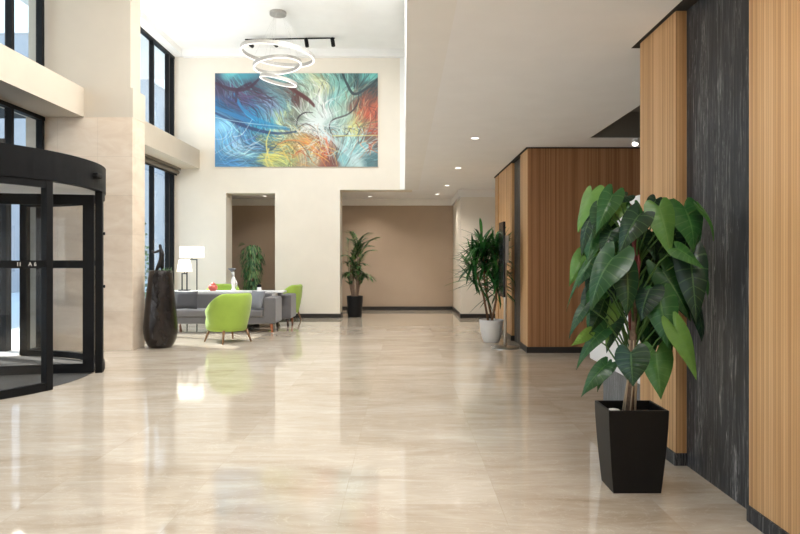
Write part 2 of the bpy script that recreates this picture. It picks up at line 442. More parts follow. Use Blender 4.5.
struct('wall_side_hall', MB().box(4.5, XE, 15.45, 15.65, 0, ZC), M['cream'], 'cream end wall of the side hall', 'wall')
struct('wall_front', MB().box(XL - .1, XE, YN - .2, YN, 0, ZH), M['cream'], 'cream wall behind the viewer', 'wall')
struct('wall_right_lining', MB().box(XR + .5, XR + .6, YN, 5.0, 0, ZC), M['cream'], 'plastered rear of the wood wall', 'wall')

# left facade
m = MB().box(XL - .25, XL, YN, -1., 0, ZH).box(XL - .25, -4.95, YN, YP0 + .02, 3.61, 4.06).box(XL - .25, -4.95, YP1 - .02, YB, 3.61, 4.06)
struct('wall_left', m, M['beam'], 'cream horizontal beam between upper and lower windows', 'beam')
struct('trim_8', MB().box(XL - .25, XP, YP0, YP1, 0, 3.61), M['stone'], 'beige stone clad pier beside the revolving door', 'pier')
struct('trim_9', MB().box(XL - .25, XP + .005, YP0 + .0, YP1 + .01, 3.61, 4.06).box(XL - .25, XP - .06, YP0 + .07, YP1 - .03, 4.06, ZH), M['beam'], 'painted upper part of the pier', 'pier')

def window(idx, label, y0, y1, z0, z1, mull, rails=(), w=.06, dp=.10, panes=None):
    m = MB()
    xo, xi = XL - dp / 2, XL + dp / 2
    m.box(xo, xi, y0, y1, z1 - w, z1).box(xo, xi, y0, y1, z0, z0 + w)
    for y in mull:
        m.box(xo, xi, y - w / 2, y + w / 2, z0 + w, z1 - w)
    for z in rails:
        m.box(xo + .02, xi - .02, y0, y1, z - .03, z + .03)
    o = struct('window_%d' % idx, m, M['frame'], label, 'window')
    g = MB()
    ys = sorted(mull)
    for a, b in zip(ys[:-1], ys[1:]):
        if b - a > .15 and (panes is None or panes(a, b)):
            g.box(XL - .006, XL + .006, a + w / 2, b - w / 2, z0 + w, z1 - w)
    g.build('window_pane', M['glass'], o)
    return o
near = [-.96 + i * .9134 for i in range(12)] + [9.85]
window(1, 'black framed upper window above the revolving door', -1., 9.9, 4.06, ZW, near)
window(2, 'black framed glazing above and beside the revolving door', -1., 5.58, 0, 3.61, [y for y in near if y < 5.2] + [5.545])
window(3, 'black framed transom over the revolving door drum', 5.58, 9.9, 2.58, 3.61, [5.62, 6.3, 7.2, 8.14, 9.08, 9.85])
window(4, 'slim black framed light between door drum and stone pier', 9.40, 9.9, 0, 2.58, [9.435, 9.85])
far = [10.42, 11.35, 12.3, 13.25, 14.2, 15.14, 15.44]
window(5, 'tall lower lounge window behind the vase', YP1, YB, 0, 3.61, far)
window(6, 'upper lounge window left of the large painting', YP1, YB, 4.06, ZW, far)

# roller blind
t = thing('roller_blind', (XL + .2, 12.9, 3.47), 'rolled up taupe blind above the lower lounge window', 'blind')
MB().tube([(XL + .17, 10.45, 3.5), (XL + .17, 15.35, 3.5)], .05, 14).build('fabric_roll', M['blind'], t, smooth=True)
MB().box(XL + .09, XL + .23, 10.42, 15.4, 3.555, 3.61).build('cassette', M['blind'], t)
MB().box(XL + .165, XL + .175, 10.5, 15.3, 3.41, 3.47).build('hem_bar', M['frame'], t)

# ------------------------------------------------------------------ revolving door
C = V((XL, 7.50, 0)); R = 1.88
t = thing('revolving_door', C, 'black framed glass revolving door with a round canopy at the left', 'revolving door')
aA, aB = math.radians(13.2), math.radians(-19.3)
cx = (C.x, C.y)
ZD0, ZD1 = 2.25, 2.57
fa = MB().arc(cx, R - .06, R + .03, ZD0, ZD1, 0, 2 * PI, 144).disc(cx, R, ZD1 - .02, ZD1 + .01, 72).build('canopy', M['black'], t, smooth=False)
MB().disc(cx, R - .05, 2.27, 2.29, 72).build('soffit', M['drumceil'], fa)
sa = math.radians(5)
sp = C + V((math.cos(sa), math.sin(sa), 0)) * (R + .05)
sd = V((math.cos(sa), math.sin(sa), 0)); tg = V((-sd.y, sd.x, 0))
ss = MB().obox((sp.x, sp.y, 2.41), sd * .035, tg * .075, V((0, 0, .03))).build('motion_sensor', M['black'], t, bevel=.012)
for k_, a in enumerate((1.05, 2.8, 3.9)):  # lamps added under the canopy to brighten the stone behind the door
    p = C + V((math.cos(a), math.sin(a), 0)) * 1.05
    MB().disc((p.x, p.y), .07, 2.262, 2.272, 24).build('added_canopy_lamp', M['lamp'], fa)
    l = bpy.data.lights.new('canopy_bulb', 'SPOT'); l.energy = 45; l.color = (1, .95, .87); l.spot_size = math.radians(150); l.spot_blend = 1.; l.shadow_soft_size = .07
    o = bpy.data.objects.new('canopy_bulb', l); COL.objects.link(o); o.parent = t; o.location = (p.x - C.x, p.y - C.y, 2.25)
def post(a, z1=ZD0, s=.042):
    d = V((math.cos(a), math.sin(a), 0)); g = V((-d.y, d.x, 0))
    c = C + d * (R - .015) + V((0, 0, z1 / 2))
    return MB().obox(c, d * .042, g * s, V((0, 0, z1 / 2)))
post(aB).build('post', M['frame'], t, bevel=.006)
post(aA + .025, ZD0 + .2).build('post', M['frame'], t, bevel=.006)
for a in (math.radians(88), math.radians(-88), math.radians(110), math.radians(-110)):
    post(a).build('post', M['frame'], t)
def screen(a0, a1, n=18):
    m = MB()
    m.arc(cx, R - .05, R + .02, ZD0 - .075, ZD0, a0, a1, n).arc(cx, R - .05, R + .02, 0, .085, a0, a1, n).arc(cx, R - .035, R + .005, 1.322, 1.395, a0, a1, n)
    s = m.build('curved_screen', M['frame'], t)
    MB().arc(cx, R - .018, R - .008, .085, ZD0 - .075, a0, a1, n).build('pane', M['dglass'], s, smooth=False)
    return s
scr = screen(math.radians(-88), aB)
screen(aA + .03, math.radians(88))
screen(math.radians(110), math.radians(250), 24)
# lettering strip on the near screen's middle rail (characters as far as legible in the photo)
def arc_at_x(px):
    best = None
    for i in range(400):
        a = aB + (math.radians(-80) - aB) * i / 399
        p = C + V((math.cos(a), math.sin(a), 0)) * (R + .005)
        e = abs(X0 + F * p.x / p.y - px)
        if best is None or e < best[0]: best = (e, a)
    return best[1]
for k, (ch, px) in enumerate((('I', 17.6), ('l', 20.0), ('A', 30.0), ('6', 34.8))):
    a = arc_at_x(px)
    # the rail shows its inner side to the lobby across the drum; letters sit on the side turned to the viewer
    d = V((math.cos(a), math.sin(a), 0))
    pos = C + d * (R + .009) + V((0, 0, 1.337))
    cu = bpy.data.curves.new('lettering', 'FONT'); cu.body = ch; cu.size = .06; cu.extrude = .001; cu.align_x = 'CENTER'
    tmp = bpy.data.objects.new('tmp', cu); COL.objects.link(tmp)
    dg = bpy.context.evaluated_depsgraph_get()
    me = bpy.data.meshes.new_from_object(tmp.evaluated_get(dg)); bpy.data.objects.remove(tmp)
    me.name = 'lettering'; me.materials.clear(); me.materials.append(M['letter'])
    lo = bpy.data.objects.new('lettering', me); COL.objects.link(lo); lo.parent = scr
    mat = Matrix((( -d.y, 0, d.x, pos.x - C.x), (d.x, 0, d.y, pos.y - C.y), (0, 1, 0, pos.z), (0, 0, 0, 1)))
    lo.matrix_local = mat
def wing(a):
    d = V((math.cos(a), math.sin(a), 0)); g = V((-d.y, d.x, 0)) * .025
    L0, L1 = .06, R - .055
    def bar(l0, l1, z0, z1):
        c = C + d * ((l0 + l1) / 2) + V((0, 0, (z0 + z1) / 2))
        m.obox(c, d * ((l1 - l0) / 2), g, V((0, 0, (z1 - z0) / 2)))
    m = MB()
    bar(L0, L0 + .08, .02, 2.2); bar(L1 - .125, L1, .02, 2.2)
    bar(L0 + .08, L1 - .125, .02, .13); bar(L0 + .08, L1 - .125, 2.07, 2.2); bar(L0 + .08, L1 - .125, 1.30, 1.385)
    o = m.build('door_wing', M['frame'], t)
    m2 = MB(); m2.obox(C + d * ((L0 + L1) / 2) + V((0, 0, 1.1)), d * ((L1 - L0) / 2 - .09), g * .25, V((0, 0, .98)))
    m2.build('pane', M['dglass'], o)
for k in range(4):
    wing(aA - .02 + k * PI / 2)
MB().tube([C, C + V((0, 0, 2.27))], .05, 16).build('centre_shaft', M['frame'], t, smooth=True)
MB().disc(cx, R - .1, .0, .006, 64).build('floor_mat', M['mat'], t)
for z in (1.73, 1.07):
    a = aA + .035
    d = V((math.cos(a), math.sin(a), 0)); p = C + d * (R + .02) + V((0, 0, z))
    MB().tube([p - d * .02, p + d * .028], [.016, .02], 12).build('push_button', M['black'], t, smooth=True)

# ------------------------------------------------------------------ outside
tag(MB().box(-60, XL - .1, -30, 90, -.3, -.03).build('ground_outside', M['paving']), 'pale paved forecourt outside the windows', 'paving', None, 'structure')
tag(MB().box(-7.72, XL - .25, YN, 18.5, 6.62, 6.9).build('roof_overhang', M['trimw']), 'roof overhang outside above the upper windows', 'roof overhang', None, 'structure')
tag(MB().box(-7.3, XL - .26, 4.6, 10.4, 3.7, 3.86).build('added_sun_canopy', M['black']), 'added dark canopy outside that blocks sun over the revolving door', 'canopy', None, 'structure')  # canopy added to block stray sun patches on the lobby floor
def building(x0, x1, y0, y1, h, top, label, cols):
    b = thing('exterior_building', ((x0 + x1) / 2, (y0 + y1) / 2, -.03), label, 'building')
    MB().box(x0, x1, y0, y1, -.03, h - top).build('wall', M['bgrey'], b)
    MB().box(x0 - .1, x1 + .12, y0 - .1, y1 + .1, h - top, h).build('parapet', M['bwhite'], b)
    k = 0
    for fl in range(int((h - top) // 3.2)):
        z = .9 + fl * 3.2
        y = y0 + .6
        while y < y1 - 1.2:
            MB().box(x1 - .02, x1 + .04, y, y + .9, z, z + 2.0).build('window', M['bglass'], b); y += cols
building(-26, -17, 6, 33.0, 9.9, .8, 'grey office building seen through the windows beside the door', 1.7)
building(-30, -17.5, 35.0, 62, 19.0, 5.2, 'taller grey building with a white top seen through the lounge window', 2.2)
def hedge(x, y, h, r, label, n=420):
    t = thing('shrub', (x, y, -.03), label, 'shrub')
    m = MB(); rr = random.Random(int(x * 97 + y * 31))
    for i in range(n):
        z = rr.uniform(.1, h); q = rr.random() ** .5 * r * (1 - .5 * (z / h) ** 2); a = rr.uniform(0, 2 * PI)
        c = V((x + q * math.cos(a), y + q * math.sin(a), z))
        d = V((rr.uniform(-1, 1), rr.uniform(-1, 1), rr.uniform(-.3, 1))).normalized() * .14
        s = d.cross(V((rr.uniform(-1, 1), rr.uniform(-1, 1), .3))).normalized() * .045
        m.add([c, c + d * .5 + s, c + d, c + d * .5 - s], [(0, 1, 2, 3)], rr.random())
    m.build('foliage', M['hedge'], t, fix=False)
    MB().tube([(x, y, -.03), (x, y, h * .7)], .04, 6).build('stem', M['trunk'], t)
hedge(-7.9, 18.6, 2.7, .55, 'green shrub outside the lounge window behind the vase')
hedge(-9.3, 19.6, 2.2, .6, 'second green shrub farther outside the lounge window')
tag(MB().box(-6.40, -6.22, 10.0, 10.14, -.03, 3.3).build('entrance_post', M['frame']), 'dark square post standing outside beyond the door drum', 'post')

# ------------------------------------------------------------------ painting, pendant, track
pt = thing('painting', (-2.6, YB, 3.65), 'large abstract turquoise, blue and rust painting high on the back wall', 'painting')
MB().box(-4.565, -.63, YB - .045, YB - .002, 3.65, 5.91).build('stretcher', M['trimw'], pt)
def paint_canvas():
    import numpy as np
    W, Hh = 360, 208
    rr = random.Random(41)
    pts = [(.02,.05,40,70,90),(.1,.03,90,190,200),(.2,.05,60,150,170),(.05,.15,50,40,70),(.15,.2,60,40,80),(.25,.15,50,35,60),(.12,.3,45,55,110),(.05,.4,20,80,130),(.2,.4,30,140,190),(.3,.3,110,130,170),
     (.35,.25,100,160,170),(.1,.5,15,70,120),(.25,.5,40,150,190),(.4,.45,190,210,150),(.33,.52,60,160,190),(.42,.55,230,230,170),(.05,.6,120,190,230),(.05,.75,80,160,220),(.15,.8,150,200,235),(.1,.95,60,130,190),
     (.2,.65,70,140,190),(.27,.75,20,80,140),(.25,.9,60,130,170),(.32,.9,230,220,100),(.33,.7,130,140,90),(.42,.72,190,170,90),(.4,.9,150,170,110),(.5,.75,200,150,80),(.55,.85,170,200,180),(.5,.95,160,140,110),
     (.65,.9,170,70,40),(.68,.97,110,50,40),(.6,.78,220,150,60),(.48,.5,80,90,80),(.5,.6,150,200,190),(.47,.2,80,40,40),(.55,.12,170,210,190),(.5,.03,110,200,200),(.62,.15,215,220,160),(.62,.35,215,235,225),
     (.65,.55,235,245,245),(.68,.65,210,235,240),(.72,.3,120,190,190),(.8,.25,140,200,180),(.75,.1,120,190,180),(.8,.08,60,110,110),(.85,.2,20,60,70),(.92,.05,110,210,200),(.97,.1,60,130,140),(.97,.2,15,40,50),
     (.9,.35,100,50,40),(.97,.45,190,70,35),(.92,.5,160,90,60),(.98,.6,180,60,35),(.8,.5,160,200,180),(.75,.65,130,170,170),(.88,.65,220,220,130),(.8,.75,170,210,210),(.85,.85,110,180,190),(.95,.8,100,60,50),
     (.95,.95,60,110,120),(.75,.95,120,190,200),(.85,.95,190,220,220)]
    A = np.array(pts, float)
    yy, xx = np.mgrid[0:Hh, 0:W]
    u = xx / (W - 1.); v = yy / (Hh - 1.)
    # gentle warp so that patches have torn, curved edges
    wu = u + .03 * np.sin(9 * v + 4 * u) + .018 * np.sin(23 * v - 9 * u + 1) + .010 * np.sin(41 * u + 31 * v)
    wv = v + .05 * np.sin(7 * u + 2) + .025 * np.sin(17 * u - 11 * v) + .012 * np.sin(47 * v + 29 * u)
    num = np.zeros((Hh, W, 3)); den = np.zeros((Hh, W))
    for a in A:
        d2 = ((wu - a[0]) * 1.74) ** 2 + (wv - a[1]) ** 2
        w = 1. / (d2 + .0008) ** 1.9
        num += w[..., None] * a[2:]; den += w
    img = num / den[..., None]
    base = img.copy()
    def dab(x, y, r, col, al):
        x0, x1 = int(max(0, x - r - 1)), int(min(W, x + r + 2)); y0, y1 = int(max(0, y - r - 1)), int(min(Hh, y + r + 2))
        if x0 >= x1 or y0 >= y1: return
        gx = np.arange(x0, x1)[None, :]; gy = np.arange(y0, y1)[:, None]
        m = np.clip(r + .5 - np.sqrt((gx - x) ** 2 + (gy - y) ** 2), 0, 1) * al
        img[y0:y1, x0:x1] = img[y0:y1, x0:x1] * (1 - m[..., None]) + np.array(col, float) * m[..., None]
    def stroke(P_, col, r, al, jit=0.):
        P_ = [np.array(p) * (W, Hh) for p in P_]
        Q = [P_[0]] + P_ + [P_[-1]]
        for i in range(1, len(Q) - 2):
            n = int(max(4, np.linalg.norm(Q[i + 1] - Q[i]) / max(.6, r * .7)))
            for k in range(n):
                t_ = k / n
                a, b, c_, d = Q[i - 1], Q[i], Q[i + 1], Q[i + 2]
                p = .5 * ((2 * b) + (c_ - a) * t_ + (2 * a - 5 * b + 4 * c_ - d) * t_ ** 2 + (3 * b - a - 3 * c_ + d) * t_ ** 3)
                dab(p[0] + rr.uniform(-jit, jit), p[1] + rr.uniform(-jit, jit), r * (.5 + .5 * math.sin(PI * min(1., (i - 1 + t_) / (len(Q) - 3) * .9 + .08))), col, al)
    def flow(x, y):
        if x < .45: a = .45 + .5 * math.sin(3 * y + 2 * x)
        elif y > .6: a = -.5 + 1.6 * math.sin(4 * x + 3 * y)
        else: a = math.atan2(y - .55, x - .66) + .5 * math.sin(6 * x)
        return a + .5 * math.sin(7 * x + 11 * y)
    for k in range(1500):
        x, y = rr.random(), rr.random()
        bc = base[min(Hh - 1, int(y * Hh)), min(W - 1, int(x * W))]
        f = rr.choice((.5, .7, .85, 1.15, 1.3)); col = np.clip(bc * f + rr.uniform(-8, 30), 0, 250)
        P_ = [(x, y)]; curl = rr.uniform(-.35, .35)
        for j in range(4):
            a = flow(x, y) + curl * j; st_ = rr.uniform(.02, .055)
            x += st_ * math.cos(a); y += st_ * 1.6 * math.sin(a); P_.append((x, y))
        stroke(P_, col, rr.uniform(.4, 1.6), rr.uniform(.15, .5))
    dark = (30, 24, 34)
    for off in (0, .012, .022):
        stroke([(.45, .13 + off), (.51, .20 + off), (.57, .27 + off), (.61, .34 + off)], (80, 34, 38), 3.0, .55)
    stroke([(0, .42), (.12, .52), (.25, .60), (.38, .64), (.50, .62)], (14, 40, 86), 4., .5)
    stroke([(0, .36), (.14, .46), (.28, .55), (.46, .60)], (20, 110, 170), 5., .45)
    stroke([(.12, .22), (.18, .40), (.30, .52), (.44, .58)], (26, 130, 190), 4., .5)
    stroke([(.0, .10), (.10, .17), (.20, .16), (.27, .06)], (50, 26, 48), 4.5, .6)
    stroke([(.13, .30), (.14, .18), (.22, .10)], (44, 24, 52), 4., .5)
    stroke([(.50, .55), (.51, .47), (.55, .42), (.60, .42)], dark, 1.4, .75)
    stroke([(.51, .58), (.55, .54), (.59, .56), (.62, .60)], (70, 60, 54), 1.2, .7)
    stroke([(.78, .0), (.81, .12), (.85, .22), (.92, .17), (1., .06)], (18, 40, 50), 3.2, .7)
    stroke([(.71, .64), (.70, .55), (.73, .49), (.82, .43), (.87, .33), (.88, .22)], (34, 30, 34), 1.7, .75)
    stroke([(.74, .68), (.80, .66), (.83, .58)], (60, 40, 36), 1.3, .6)
    for k in range(26):
        x = rr.uniform(.86, 1.); y = rr.uniform(.25, .75)
        stroke([(x, y), (x + rr.uniform(-.04, .03), y + rr.uniform(.03, .09)), (x + rr.uniform(-.06, .05), y + rr.uniform(.08, .18))], rr.choice([(205, 78, 34), (150, 44, 26), (232, 170, 130), (74, 28, 26)]), rr.uniform(.5, 1.3), .45)
    for k in range(34):
        x = rr.uniform(.34, .68); y = .74 + .22 * rr.random()
        stroke([(x, y), (x + .04, y + rr.uniform(-.09, .03)), (x + .09, y + rr.uniform(-.07, .09)), (x + .12, y + rr.uniform(0, .16))], rr.choice([(226, 140, 44), (236, 196, 90), (176, 80, 40), (60, 56, 48), (180, 210, 190)]), rr.uniform(.4, 1.0), .5)
    stroke([(.38, .76), (.46, .71), (.55, .74), (.64, .84), (.69, .90)], (222, 132, 60), 1.4, .5)
    stroke([(.34, .60), (.315, .74), (.33, .90), (.36, 1.)], (232, 222, 120), 1.6, .5)
    stroke([(.33, .80), (.31, .92), (.33, 1.)], (232, 218, 120), 2.4, .45)
    stroke([(.72, .665), (.84, .665), (1., .66)], (222, 218, 130), 1.5, .5)
    for k in range(40):
        a = rr.uniform(0, 2 * PI); l_ = rr.uniform(.06, .22)
        c0 = (.66 + rr.uniform(-.04, .04), .60 + rr.uniform(-.08, .06))
        stroke([c0, (c0[0] + l_ * .5 * math.cos(a), c0[1] + l_ * .8 * math.sin(a)), (c0[0] + l_ * math.cos(a + .2), c0[1] + 1.6 * l_ * math.sin(a + .2))], (226, 240, 240), rr.uniform(.4, .9), .32)
    stroke([(.62, .22), (.62, .35), (.645, .52), (.68, .70)], (226, 240, 238), 4., .16)
    for k in range(8):
        stroke([(.66, .62), (.78, .76 + k * .01), (.93, .95 + k * .015)], (206, 234, 240), 1.0, .18)
    for k in range(16):
        x, y = rr.uniform(.0, .22), rr.uniform(.62, .98)
        stroke([(x, y), (x + .06, y - rr.uniform(.0, .12)), (x + .12, y - rr.uniform(.05, .2))], rr.choice([(200, 228, 246), (90, 90, 180), (230, 240, 250)]), rr.uniform(.4, .9), .35)
    stroke([(0, .47), (.2, .53), (.48, .58)], (190, 226, 236), .7, .5)
    img = np.clip(img, 0, 255) / 255.
    img = img * .90 + .085
    lin = np.where(img <= .04045, img / 12.92, ((img + .055) / 1.055) ** 2.4) * .86
    X = np.linspace(-4.565, -.63, W); Z = np.linspace(5.91, 3.65, Hh)
    co = np.zeros((Hh, W, 3)); co[..., 0] = X[None, :] + 2.6; co[..., 1] = -.047; co[..., 2] = Z[:, None] - 3.65
    idx = np.arange(W * Hh).reshape(Hh, W)
    fs = np.stack([idx[:-1, :-1], idx[1:, :-1], idx[1:, 1:], idx[:-1, 1:]], -1).reshape(-1, 4)
    me = bpy.data.meshes.new('canvas')
    me.from_pydata(co.reshape(-1, 3).tolist(), [], fs.tolist())
    at = me.attributes.new('pigment', 'FLOAT_COLOR', 'POINT')
    at.data.foreach_set('color', np.concatenate([lin, np.ones((Hh, W, 1))], -1).astype(np.float32).ravel())
    n = NT('abstract_print')
    c = n.n('Attribute', attribute_name='pigment').outputs['Color']
    n.bsdf(Base_Color=c, Roughness=.5)
    me.materials.append(n.m)
    o = bpy.data.objects.new('canvas', me); COL.objects.link(o); o.parent = pt
paint_canvas()

pd = thing('ring_pendant', (-2.575, 13.08, ZH), 'white three ring pendant light hanging before the painting', 'pendant light')
MB().disc((-2.575, 13.08), .17, ZH - .07, ZH, 40).build('ceiling_rose', M['ringb'], pd, bevel=.01)
def ring(px, py, diam, roll, pitch, hgt):
    c = P(px, py, 13.08)
    rot = Matrix.Rotation(roll, 3, 'Y') @ Matrix.Rotation(pitch, 3, 'X')
    n = 64; r = diam / 2; wv = .035
    def prof(plist):
        m = MB(); vs = []; fs = []; k = len(plist)
        for i in range(n):
            a = 2 * PI * i / n
            for (q, z) in plist:
                vs.append(c + rot @ V((q * math.cos(a), q * math.sin(a), z)))
        for i in range(n):
            j = (i + 1) % n
            for u in range(k):
                w = (u + 1) % k
                fs.append((i * k + u, j * k + u, j * k + w, i * k + w))
        return m.add(vs, fs)
    body = prof([(r - wv, hgt / 2), (r + .004, hgt / 2), (r + .004, -hgt / 2 + .012), (r - wv, -hgt / 2 + .012)]).build('ring', M['ringb'], pd, smooth=False)
    prof([(r - wv, -hgt / 2 + .012), (r + .004, -hgt / 2 + .012), (r + .004, -hgt / 2 + .002), (r - wv, -hgt / 2 + .002)]).build('led_strip', M['ledring'], body)
    m = MB()
    for k in range(3):
        a = 2 * PI * k / 3 + .4
        p = c + rot @ V((r * math.cos(a), r * math.sin(a), hgt / 2))
        q = V((-2.575 + .1 * math.cos(a), 13.08 + .1 * math.sin(a), ZH - .06))
        m.tube([p, q], .0013, 5)
    m.build('suspension_wire', M['steel'], body)
    return c
ring(277.8, 54.2, 1.50, math.radians(5.5), 0, .085)
ring(277.5, 65.0, .98, math.radians(-7), math.radians(-2), .075)
ring(278.5, 80.5, .76, math.radians(12), math.radians(3), .07)
tr = thing('track_light', (-2.53, 14.6, ZH), 'black ceiling track with small spotlights above the ring pendant', 'track light')
MB().tube([P(245, 39.6, 14.45) , P(335, 38.0, 14.6)], .016, 6).build('track', M['black'], tr)
for px, py, kind in ((251.5, 46, 0), (276, 45.5, 0), (306, 43, 1), (332.2, 42.5, 1)):
    b = P(px, py, 14.5); top = P(px, 38.8, 14.5)
    if kind:
        o = MB().tube([b + V((0, 0, .10)), b + V((0.03, -.02, -.09))], .045, 14).build('spot_head', M['black'], tr, smooth=False)
    else:
        o = MB().tube([b + V((0, .06, .02)), b + V((0, -.08, 0))], .045, 14).build('spot_head', M['black'], tr, smooth=False)
    MB().tube([b, top], .008, 6).build('stem', M['black'], o)

# ------------------------------------------------------------------ lounge
def leg(m, x, y, z1, dx, dy, r0=.024, r1=.013):
    return m.tube([(x, y, z1), (x + dx, y + dy, 0)], [r0, r1], 10)
def tub_chair():
    t = thing('tub_armchair', (0, 0, 0), 'x', 'armchair', 'lime green tub armchairs of the lounge')
    rows = []
    nphi, th = 28, .085
    Z0 = .20
    def top(p):   # p: 0 at back, 1 at arm tips
        u = max(0., min(1., (p - .30) / .62)); return .84 - .27 * u * u * (3 - 2 * u) - .03 * max(0, p - .9)
    prof_rows = []
    for i in range(nphi + 1):
        ph = -2.25 + 4.5 * i / nphi
        p = abs(ph) / 2.25
        zt = top(p)
        dirn = V((math.sin(ph), -math.cos(ph), 0))
        ring_ = []
        ro0, ro1 = .32, .425
        for k in range(6):       # outer, bottom to top
            s = k / 5
            z = Z0 + (zt - th * .5 - Z0) * s
            hh = (z - Z0) / (.83 - Z0)
            ring_.append(dirn * (ro0 + (ro1 - ro0) * math.sin(min(1, hh) * PI / 2)) + V((0, 0, z)))
        rt = ring_[-1].to_2d().length
        ring_.append(dirn * (rt - th * .18) + V((0, 0, zt - .008)))
        ring_.append(dirn * (rt - th * .55) + V((0, 0, zt)))
        ring_.append(dirn * (rt - th * .95) + V((0, 0, zt - .015)))
        for k in range(5):
            s = 1 - k / 4
            z = Z0 + (zt - th * .6 - Z0) * s
            hh = (z - Z0) / (.83 - Z0)
            ring_.append(dirn * (ro0 + (ro1 - ro0) * math.sin(min(1, hh) * PI / 2) - th) + V((0, 0, z)))
        # shallow front: stretch towards the front (chair faces +y)
        prof_rows.append([V((q.x * .97, q.y * .92 + (.05 if p > .6 else 0) * 0, q.z)) for q in ring_])
    m = MB().grid([r + [r[0]] for r in prof_rows])
    k = len(prof_rows[0])
    m.add(prof_rows[0], [tuple(range(k))]); m.add(prof_rows[-1], [tuple(range(k))])
    m.build('shell', M['green'], t, smooth=True, local=True)
    sm = MB()
    out = []
    for r, z in ((.02, .205), (.30, .205), (.335, .23), (.345, .34), (.335, .41), (.30, .435), (.02, .445)):
        out.append((r, z))
    sm.lathe(out, (0, .03, 0), 36)
    for q in sm.v:
        if q.y > 0: q.y *= 1.12
    sm.build('seat', M['green'], t, smooth=True, local=True)
    for sx in (-1, 1):
        for sy in (-1, 1):
            leg(MB(), sx * .22, sy * .22, .215, sx * .06, sy * .06).build('leg', M['oak'], t, smooth=True, local=True)
    return t
ca = tub_chair(); ca.location = (-3.02, 10.98, 0); ca.rotation_euler.z = math.radians(48)
ca['label'] = 'lime green tub armchair in front of the grey sofa, back turned'
cb = copy_tree(ca); cb.location = (-4.20, 14.72, 0); cb.rotation_euler.z = math.radians(180)
cb['label'] = 'lime green tub armchair mostly hidden behind the white console, by the alcove'
cc = copy_tree(ca); cc.location = (-2.72, 14.68, 0); cc.rotation_euler.z = math.radians(80)
cc['label'] = 'lime green tub armchair at the right end of the lounge, against the cream wall'

def sofa(lab, grp):
    t = thing('sofa', (0, 0, 0), lab, 'sofa', grp)
    W, D = 1.30, .66
    MB().box(-W + .2, W - .2, .0, D - .02, .17, .30).build('frame', M['grey'], t, bevel=.015, local=True)
    for x0, x1 in ((-W + .245, -.004), (.004, W - .245)):
        MB().box(x0, x1, -.03, D - .20, .30, .445).build('seat_cushion', M['grey'], t, bevel=.035, seg=4, local=True)
    MB().box(-W + .2, W - .2, D - .22, D, .17, .735).build('backrest', M['grey'], t, bevel=.03, seg=4, local=True)
    for s in (-1, 1):
        x0, x1 = sorted((s * W, s * (W - .24)))
        MB().box(x0, x1, 0, D, .17, .675).build('armrest', M['grey'], t, bevel=.035, seg=4, local=True)
    for sx in (-1, 1):
        for y in (.06, D - .07):
            m = MB(); m.tube([(sx * (W - .09), y, .185), (sx * (W - .075), y, 0)], [.032, .018], 10)
            m.build('leg', M['redwood'] if y < .3 else M['darkleg'], t, smooth=True, local=True)
    return t
s1 = sofa('grey upholstered sofa facing the viewer behind the front armchair', 'grey lounge sofas')
s1.location = (-3.77, 12.30, 0)
s2 = copy_tree(s1); s2.location = (-3.66, 14.03, 0); s2.rotation_euler.z = PI
s2['label'] = 'second grey sofa facing away, only its right arm showing past the first'

def cushion(name_mat, c, w, h, th, rx, rz, label):
    rows = []
    n = 10
    R_ = Matrix.Rotation(rz, 3, 'Z') @ Matrix.Rotation(rx, 3, 'X')
    m = MB()
    for side in (1, -1):
        rows = []
        for i in range(n + 1):
            r = []
            for k in range(n + 1):
                u, v = -1 + 2 * i / n, -1 + 2 * k / n
                b = max(0, (1 - u ** 4) * (1 - v ** 4)) ** .55
                pin = 1 - .06 * (1 - abs(u)) * abs(v) - .06 * (1 - abs(v)) * abs(u)
                r.append(V(c) + R_ @ V((u * w / 2 * pin, side * th / 2 * b, v * h / 2 * pin)))
            rows.append(r)
        m.grid(rows)
    o = m.build('throw_cushion', name_mat, None, smooth=True)
    return tag(o, label, 'cushion')
cushion(M['dgrey'], (-4.24, 12.44, .62), .44, .36, .12, math.radians(-20), math.radians(8), 'charcoal throw cushion at the left of the front grey sofa')
cushion(M['lgrey'], (-2.86, 12.40, .63), .38, .36, .12, math.radians(-20), math.radians(-35), 'blue grey throw cushion leaning in the right corner of the sofa')

# console
t = thing('console_table', (-3.63, 13.15, 0), 'long narrow white console table behind the front sofa', 'table')
MB().box(-4.85, -2.44, 12.99, 13.32, .735, .77).build('table_top', M['white_lac'], t, bevel=.004)
for x in (-4.78, -2.66):
    MB().box(x - .04, x + .04, 13.02, 13.29, 0, .735).build('leg', M['white_lac'], t)
CT = .77
# things on the console
t = thing('jar', P(213, 290, 13.1).xy.to_3d() + V((0, 0, CT)), 'small round coral jar standing on the white console', 'jar')
p = t.location
MB().lathe([(.05, 0), (.085, .03), (.095, .07), (.08, .115), (.055, .13)], p, 24).build('body', M['pink'], t, smooth=True)
MB().lathe([(.058, .13), (.05, .15), (.02, .16), (.018, .175)], p, 20).build('lid', M['pink'], t, smooth=True)
p = V((P(233.5, 290, 13.1).x, 13.1, CT))
m = MB()
m.lathe([(.045, 0), (.05, .02), (.03, .06), (.042, .14), (.05, .2), (.035, .26), (.018, .29), (.02, .33), (.0, .34)], p, 18, cap=False)
m.tube([p + V((0, 0, .3)), p + V((-.01, 0, .37)), p + V((-.04, 0, .40))], [.02, .03, .014], 10)
m.tube([p + V((.035, 0, .22)), p + V((.075, -.02, .16)), p + V((.06, -.02, .08))], [.016, .012, .01], 8)
tag(m.build('figurine', M['porc'], smooth=True), 'slender white porcelain figurine standing on the white console', 'figurine')
m = MB()
p = p + V((-.028, 0, .41))
m.lathe([(.012, -.03), (.05, .01), (.085, .035), (.075, .05), (.0, .055)], p, 16, cap=False)
